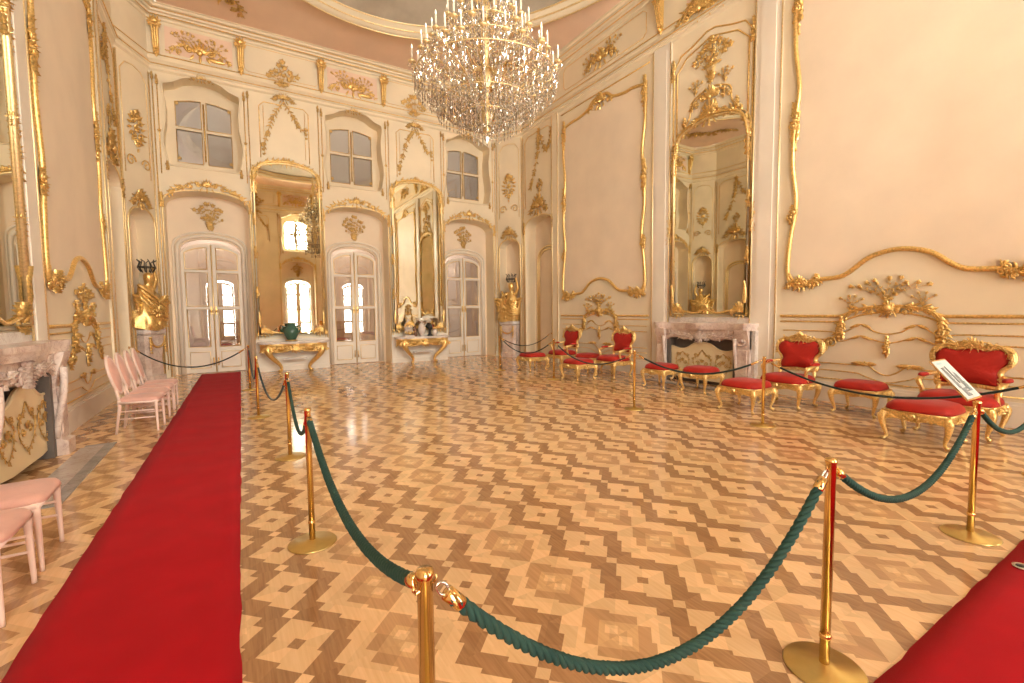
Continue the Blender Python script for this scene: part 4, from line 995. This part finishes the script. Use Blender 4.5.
# ------------------------------------------------------------------ carpets
def carpet(name, label, x0, x1, y0, y1, seed, skew=0):
    mb = MB(); nx, ny = max(2, int((x1 - x0) / .12)), max(2, int((y1 - y0) / .12)); rnd = random.Random(seed); vs = []
    jx = [rnd.uniform(-.006, .006) for _ in range(ny + 1)]; jy = [rnd.uniform(-.006, .006) for _ in range(nx + 1)]
    for j in range(ny + 1):
        for i in range(nx + 1):
            x = x0 + (x1 - x0) * i / nx; y = y0 + (y1 - y0) * j / ny
            if i in (0, nx): x += jx[j]
            if j in (0, ny): y += jy[i]
            x += skew * (y - 2.3)
            edge = 0 if (i in (0, nx) or j in (0, ny)) else .004
            z = .008 + edge + .0035 * sin(y * 7.3 + 2 * sin(y)) * (0 if edge == 0 else 1) * (1 if (y1 - y0) > (x1 - x0) else sin(x * 5))
            vs.append((x, y, z))
    mb.add(vs, [(j * (nx + 1) + i, j * (nx + 1) + i + 1, (j + 1) * (nx + 1) + i + 1, (j + 1) * (nx + 1) + i) for j in range(ny) for i in range(nx)])
    B = [i for i in range(nx + 1)] + [j * (nx + 1) + nx for j in range(1, ny + 1)] + [ny * (nx + 1) + i for i in range(nx - 1, -1, -1)] + [j * (nx + 1) for j in range(ny - 1, 0, -1)]
    b = [(vs[i][0], vs[i][1], .001) for i in B]; k = len(mb.v); mb.v += b; m = len(B)
    for i in range(m): mb.f.append((B[i], B[(i + 1) % m], k + (i + 1) % m, k + i)); mb.sm.append(False)
    return tag(mb.build(name, CARPET), label, 'carpet')
carpet('carpet_runner', 'long red carpet runner leading away along the left side', -.94, -.03, .2, 14.88, 1, .0155)
carpet('carpet_runner', 'wide red carpet in the lower right corner crossing the floor', .45, 6.2, -1.3, .79, 2)
t = thing('floor_socket', 'small round metal cap with pale rim on the right red carpet', 'metal cap', (4.05, .70, .012)); mb = MB(); mb.lathe([(.045, 0), (.045, .012), (.036, .014), (.030, .010)], n=20); mb.build('rim', STEEL, t)
mb = MB(); mb.lathe([(.03, .006), (.028, .012), (.0, .014)], n=16); mb.build('cap', BLACK, t)

# ------------------------------------------------------------------ rope barrier
def stanchion():
    t = thing('stanchion', '', 'barrier post', (0, 0, 0), 0, 'brass barrier posts')
    mb = MB(); mb.lathe([(.0, 0), (.155, 0), (.16, .004), (.155, .010), (.05, .016), (.03, .03)], n=40); mb.build('base_plate', BRASSP, t)
    mb = MB(); mb.lathe([(.020, .02), (.020, .30)], n=20); mb.lathe([(.020, .14), (.024, .145), (.024, .16), (.020, .165)], n=20); mb.lathe([(.0205, .02), (.0205, .93), (.023, .932), (.024, .945), (.020, .955), (.0, .957)], n=20); mb.build('pole', BRASS, t)
    mb = MB(); mb.tube([(.032, 0, .905), (-.032, 0, .905)], .0045, 6)
    for sg in (-1, 1): mb.tube([(sg * .030, 0, .905), (sg * .038, 0, .915), (sg * .036, 0, .925)], .004, 6)
    mb.build('rope_hook', BRASS, t)
    return t
POSTS = dict(a=(.39, 1.075), b=(2.19, .95), c=(4.37, 1.01), d=(.42, 3.40), e=(.50, 5.63), f=(.30, 8.12), g=(.28, 11.2), h=(6.20, 3.55), i=(5.55, 5.30), j=(6.45, 8.70), k=(6.25, 10.90), l=(6.45, 1.0))
LAB = dict(a='nearest brass barrier post, cut off by the bottom edge', b='brass barrier post standing beside the lower right red carpet', c='brass barrier post carrying the tilted information sign', d='brass barrier post in the left row, second from the bottom edge',
           e='brass barrier post in the left row, third from the bottom edge', f='brass barrier post in the left row, fourth from the bottom edge', g='farthest brass barrier post in the left row, by the red runner end', h='brass barrier post before the red footstool right of the fireplace',
           i='brass barrier post left of the two fireplace stools', j='brass barrier post before the far red stools', k='farthest right brass barrier post, before the corner niche statue', l='brass barrier post just outside the right edge')
first = None
for k_, p in POSTS.items():
    rz = 0 if k_ in 'abcl' else PI / 2
    if first is None: first = stanchion(); o = first; o.location = (*p, 0); o['label'] = LAB[k_]
    else: o = copy_tree(first, (*p, 0), rz, LAB[k_])
    if k_ == 'a': o.rotation_euler = (0, 0, .35)
def rope(p, q, sag, r, label, mat, twist=True, z0=.90, z1=.90, skew=1.0):
    A = V((*p, z0)); B = V((*q, z1)); d = (B - A); dh = V((d.x, d.y, 0)); L = dh.length; e = dh.normalized(); A = A + e * .036; B = B - e * .036
    t = thing('barrier_rope', label, 'rope', A, 0, 'barrier ropes'); n = 60 if twist else 30; pts = []
    for i in range(n + 1):
        s = i / n; s2 = s ** skew; P = A.lerp(B, s); P.z -= sag * 4 * s2 * (1 - s2); pts.append(P - A)
    def seg(a, b): return [p_ for p_ in pts[a:b]]
    k = max(1, int(n * .05 / L))
    if twist:
        mb = MB(); body = pts[k:-k]; N2 = int(L / .012); C = []
        for i in range(N2 + 1):
            s = i / N2 * (len(body) - 1); a = min(int(s), len(body) - 2); C.append(body[a].lerp(body[a + 1], s - a))
        for j in range(3):
            H_ = []
            for i, c in enumerate(C):
                tn = (C[min(i + 1, N2)] - C[max(i - 1, 0)]).normalized(); s1 = tn.cross(V((0, 0, 1))).normalized(); s2 = tn.cross(s1); w = 2 * PI * (i * .012 / .085) + 2 * PI * j / 3
                H_.append(c + (s1 * cos(w) + s2 * sin(w)) * r * .60)
            mb.tube(H_, r * .56, 7)
        mb.build('cord', mat, t)
    else: mb = MB(); mb.tube(pts[k:-k], r, 8); mb.build('cord', mat, t)
    for a, b in ((0, k + 1), (len(pts) - k - 2, len(pts) - 1)):
        P0, P1 = pts[a], pts[b]; inner, outer = (P1, P0) if a == 0 else (P0, P1); dd = (inner - outer); mb = MB()
        mb.tube([outer + dd * .35, outer + dd * .38, inner, inner + dd.normalized() * .005], [r * .6, r * 1.1, r * 1.1, r * 1.0], 12); c_ = outer + dd * .1
        mb.build('brass_ferrule', BRASS, t)
        mb = MB(); s1 = dd.normalized(); s2 = V((0, 0, 1)) if abs(s1.z) < .9 else V((1, 0, 0)); s2 = (s2 - s1 * s2.dot(s1)).normalized()
        mb.tube([outer + dd * .17 + (s1 * cos(w) * .022 + s2 * sin(w) * .014) for w in [2 * PI * i / 12 for i in range(12)]], .0045, 6, True); mb.build('snap_hook', STEEL if p == POSTS['a'] else BRASS, t)
    return t
P_ = POSTS
rope(P_['a'], P_['b'], .50, .0185, 'green twisted rope sagging across the bottom centre foreground', ROPE)
rope(P_['d'], P_['a'], .22, .0185, 'green twisted rope hanging down to the nearest post from the left', ROPE, skew=1.1)
rope(P_['b'], P_['c'], .34, .017, 'green twisted rope sagging toward the sign post', ROPE)
rope(P_['c'], P_['l'], .30, .016, 'green rope leaving the sign post toward the right edge', ROPE)
rope(P_['e'], P_['d'], .30, .015, 'green rope behind the second left post', ROPE, False, skew=1.3)
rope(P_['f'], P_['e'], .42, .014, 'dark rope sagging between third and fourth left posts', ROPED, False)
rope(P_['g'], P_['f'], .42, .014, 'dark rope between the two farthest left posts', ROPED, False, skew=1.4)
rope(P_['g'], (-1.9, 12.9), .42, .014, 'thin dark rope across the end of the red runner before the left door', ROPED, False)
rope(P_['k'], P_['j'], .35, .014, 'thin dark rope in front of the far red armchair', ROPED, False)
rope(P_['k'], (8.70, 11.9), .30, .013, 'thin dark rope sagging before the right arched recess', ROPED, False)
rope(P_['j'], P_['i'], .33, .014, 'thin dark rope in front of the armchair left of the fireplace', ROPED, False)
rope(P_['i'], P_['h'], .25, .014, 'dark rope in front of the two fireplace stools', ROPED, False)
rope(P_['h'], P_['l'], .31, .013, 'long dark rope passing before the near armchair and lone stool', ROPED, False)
for i, (x, y, lab, sx) in enumerate(((-1.945, 12.93, 'small brass rope hook on the left wall', 1), (8.74, 11.88, 'small brass rope hook beside the right arched recess', -1))):
    t = thing('wall_hook', lab, 'hook', (x, y, .90)); mb = MB(); mb.lathe([(.03, 0), (.03, .012), (.012, .02)], n=14, f=lambda a, b, c: (sx * (c - .0), a, b)); mb.tube([(0, 0, 0), (sx * .03, 0, 0), (sx * .045, 0, .02)], .006, 6); mb.build('rosette', BRASS, t)
# information sign
t = thing('information_sign', 'tilted white information panel mounted on top of a brass post', 'sign', (4.37, 1.03, .957))
sf = lambda u, v, n=0: (u, v * .643 - n * .766, v * .766 + n * .643 + .015)
PAPER = M_plain('printed_paper', (.58, .62, .61), .4); INK = M_plain('dark_print', (.05, .055, .055), .6); INKB = M_plain('pale_blue_print', (.42, .60, .62), .5)
mb = MB(); mb.prism([(-.145, -.01), (.145, -.01), (.145, .32), (-.145, .32)], sf, -.004, .004); mb.build('backing_plate', BRASS, t)
mb = MB(); mb.prism([(-.135, .0), (.135, .0), (.135, .31), (-.135, .31)], sf, .004, .006); pp = mb.build('paper', PAPER, t)
mb = MB()
mb.prism([(-.012, .12), (.008, .12), (.008, .26), (-.012, .26)], sf, .006, .0075)
rnd = random.Random(3)
for i in range(18): v0 = .085 + i * .0095; mb.prism([(-.085, v0), (-.085 + rnd.uniform(.03, .055), v0), (-.04, v0 + .006), (-.085, v0 + .006)], sf, .006, .0075)
for u in (.03, .048, .066, .084): q_ = rnd.uniform(.12, .24); mb.prism([(u, .05), (u + .006, .05), (u + .006, q_), (u, q_)], sf, .006, .0075)
for i in range(8): v0 = .02 + i * .008; q_ = rnd.uniform(-.02, .03); mb.prism([(-.07, v0), (q_, v0), (q_, v0 + .0045), (-.07, v0 + .0045)], sf, .006, .0075)
mb.build('print', INK, pp)
mb = MB(); mb.prism([(-.09, .28), (.02, .28), (.02, .295), (-.09, .295)], sf, .006, .0066); mb.prism([(.06, .02), (.09, .02), (.09, .12), (.06, .12)], sf, .006, .0066); mb.build('print_accent', INKB, pp)
mb = MB(); mb.tube([(0, 0, 0), (0, .01, .02), (0, .05, .05)], .012, 8); mb.build('bracket', BRASS, t)

# ------------------------------------------------------------------ chandelier
def chandelier():
    t = thing('chandelier', 'huge tiered crystal chandelier hanging from the painted ceiling', 'chandelier', (3.40, 6.25, 0))
    mb = MB(); prof = [(.02, 4.28), (.06, 4.32), (.03, 4.38), (.09, 4.46), (.13, 4.56), (.06, 4.66), (.03, 4.8), (.07, 4.92), (.12, 5.05), (.05, 5.2), (.04, 5.4), (.09, 5.55), (.05, 5.7), (.035, 5.95), (.08, 6.1), (.04, 6.25), (.03, 6.5), (.07, 6.65), (.04, 6.8), (.03, 7.1), (.10, 7.25), (.03, 7.4), (.015, 7.5), (.015, 10.6)]
    mb.lathe(prof, n=16); mb.build('stem', GOLDL, t)
    tiers = [(1.08, 5.22, 24), (.86, 5.52, 18), (.60, 5.86, 14), (.37, 6.22, 10), (.26, 6.55, 8)]
    rnd = random.Random(9); cr = MB()
    def oct_(p, w, h):
        x, y, z = p; a = rnd.random() * 3; vs = [(x, y, z + h * .35), (x, y, z - h * .65)] + [(x + w * cos(a + k * PI / 2), y + w * sin(a + k * PI / 2), z) for k in range(4)]
        cr.add(vs, [(0, 2, 3), (0, 3, 4), (0, 4, 5), (0, 5, 2), (1, 3, 2), (1, 4, 3), (1, 5, 4), (1, 2, 5)], False)
    def strand(a, b, sag, k, w=.011, h=.035):
        for i in range(k + 1):
            s = i / k; p = a.lerp(b, s); oct_((p.x, p.y, p.z - sag * 4 * s * (1 - s)), w, h)
    am = None; cm = None
    for ti, (r, z, n) in enumerate(tiers):
        ringz = z - .05
        for k in range(n):
            w = 2 * PI * (k + .5 * (ti % 2)) / n; cw, sw = cos(w), sin(w); rr = r * (1 if k % 2 else .93); zz = z + (0 if k % 2 else .07)
            mb = MB(); P = smooth([(.06 * cw, .06 * sw, z - .30), (.35 * rr * cw, .35 * rr * sw, z - .36), (.72 * rr * cw, .72 * rr * sw, z - .22), (.95 * rr * cw, .95 * rr * sw, z - .16), (rr * cw, rr * sw, zz - .06)], 4)
            mb.tube(P, .009, 6); mb.lathe([(.012, zz - .07), (.05, zz - .05), (.055, zz - .035), (.03, zz - .03), (.018, zz)], (rr * cw, rr * sw, 0), 10); mb.build('arm', GOLDL, t)
            mb = MB(); mb.lathe([(.0135, zz), (.0135, zz + .135), (.006, zz + .14)], (rr * cw, rr * sw, 0), 8); cd = mb.build('candle', CANDLE, t)
            mb = MB(); mb.lathe([(.003, zz + .138), (.009, zz + .155), (.006, zz + .175), (.001, zz + .20)], (rr * cw, rr * sw, 0), 6); mb.build('flame_bulb', BULB, cd)
            for j in range(7): a_ = 2 * PI * j / 7; oct_((rr * cw + .052 * cos(a_), rr * sw + .052 * sin(a_), zz - .09), .010, .05)
            for j in range(4): oct_((rr * cw, rr * sw, zz - .14 - j * .055), .013, .06)
            w2 = 2 * PI * (k + 1 + .5 * (ti % 2)) / n; r2 = r * (1 if (k + 1) % 2 else .93)
            A_ = V((rr * cw, rr * sw, zz - .08)); B_ = V((r2 * cos(w2), r2 * sin(w2), zz - .08)); strand(A_, B_, .12, 9)
            up = tiers[ti + 1] if ti + 1 < len(tiers) else (.12, z + .4, n)
            strand(V((rr * cw, rr * sw, zz - .02)), V((up[0] * cw * .9, up[0] * sw * .9, up[1] - .12)), .10, 12)
            if ti == 0:
                strand(V((rr * cw, rr * sw, zz - .12)), V((.62 * r * cw, .62 * r * sw, 4.62)), .12, 16, .014, .05)
                strand(V((.62 * r * cw, .62 * r * sw, 4.62)), V((.10 * cw, .10 * sw, 4.36)), .05, 12, .014, .05)
                strand(V((.9 * r * cw, .9 * r * sw, z - .2)), V((.2 * cw, .2 * sw, 4.75)), .14, 14, .014, .05)
                for q_ in (.95, .85, .74, .62, .5, .38, .26): 
                    for j in range(5): oct_((q_ * r * cw, q_ * r * sw, 4.38 + .50 * q_ ** 1.5 + j * .07 + rnd.uniform(-.02, .02)), .015, .085)
            else: strand(V((rr * cw, rr * sw, zz - .12)), V((.5 * r * cw, .5 * r * sw, z - .42)), .08, 9, .013, .05)
    for _ in range(1500):
        q_ = rnd.random() ** .6; w = rnd.random() * 2 * PI; z = rnd.uniform(4.5, 6.4); mx = 1.05 if z < 5.15 else max(.25, 1.05 - (z - 5.15) * .72)
        if z < 4.95: mx = 1.05 * max(.1, (z - 4.35) / .6) ** .55
        oct_((mx * q_ * cos(w), mx * q_ * sin(w), z), .013, .07)
    for r, z, n in ((1.05, 5.02, 84), (.72, 4.66, 56), (.42, 4.47, 36), (.2, 4.34, 18)):
        for k in range(n):
            w = 2 * PI * k / n
            for j in range(3): oct_((r * cos(w), r * sin(w), z - j * .075), .013, .075)
    oct_((0, 0, 4.22), .05, .14)
    cr.build('crystal_drops', CRYST, t, kind='stuff')
    mb = MB()
    for r, z in ((1.05, 5.06), (.70, 4.70), (.40, 4.52), (.80, 5.38), (.56, 5.72)): mb.tube([(r * cos(2 * PI * i / 40), r * sin(2 * PI * i / 40), z) for i in range(40)], .009, 6, True)
    mb.build('ring_frame', GOLDL, t); return t
CANDLE = M_plain('ivory_candle', (.88, .80, .66), .4)
BULB = M_emit('flame_bulb', (1, .86, .62), 3)
chandelier()

# ------------------------------------------------------------------ light, world, camera
def area(name, loc, rot, sx, sy, power, col):
    l = bpy.data.lights.new(name, 'AREA'); l.shape = 'RECTANGLE'; l.size = sx; l.size_y = sy; l.energy = power; l.color = col
    o = bpy.data.objects.new(name, l); COL.objects.link(o); o.location = loc; o.rotation_euler = rot; return o
DAY = (1, .93, .81)
for c in FBAYS:
    area('window_daylight', (c, YF - .95, 1.9), (PI / 2, 0, 0), 1.7, 3.6, PW, DAY)
    area('upper_window_daylight', (c, YF - .9, 6.5), (PI / 2, 0, 0), 1.9, 2.4, PW * 3.0, DAY)
for c in BAYS: area('passage_fill', (c, 16.3, 4.8), (0, 0, 0), .8, .8, 40, (1, .85, .7))  # added unseen fill lights, brighten the room behind the door panes
area('gallery_fill', (3.4, 15.8, 8.15), (0, 0, 0), 9, .5, 38, (1, .9, .8))  # added unseen fill strip that sets how bright the upper back panes look
W = bpy.data.worlds.new('sky'); S.world = W; W.use_nodes = True; bg = W.node_tree.nodes['Background']; bg.inputs[0].default_value = (.85, .9, 1, 1); bg.inputs[1].default_value = 1.0

F_, yaw, pitch, roll = 459.67, .547152, .06448, -.010287
f_ = V((sin(yaw) * cos(pitch), cos(yaw) * cos(pitch), -sin(pitch))); r_ = V((cos(yaw), -sin(yaw), 0)); u_ = r_.cross(f_)
r2 = r_ * cos(roll) + u_ * sin(roll); u2 = -r_ * sin(roll) + u_ * cos(roll)
cam = bpy.data.cameras.new('camera'); co = bpy.data.objects.new('camera', cam); COL.objects.link(co); S.camera = co
cam.sensor_width = 36; cam.lens = F_ * 36 / 1024; cam.clip_start = .02
co.matrix_world = Matrix(((r2.x, u2.x, -f_.x, 0), (r2.y, u2.y, -f_.y, 0), (r2.z, u2.z, -f_.z, 1.6), (0, 0, 0, 1)))
S.view_settings.view_transform = 'Standard'; S.view_settings.look = 'None'; S.view_settings.gamma = 1; S.view_settings.use_curve_mapping = False
S.view_settings.exposure = EXPO
S.cycles.max_bounces = 10; S.cycles.diffuse_bounces = 8; S.cycles.glossy_bounces = 4; S.cycles.transparent_max_bounces = 24; S.cycles.transmission_bounces = 4
S.cycles.use_denoising = True; S.cycles.sample_clamp_indirect = 6; S.cycles.caustics_reflective = False; S.cycles.caustics_refractive = False
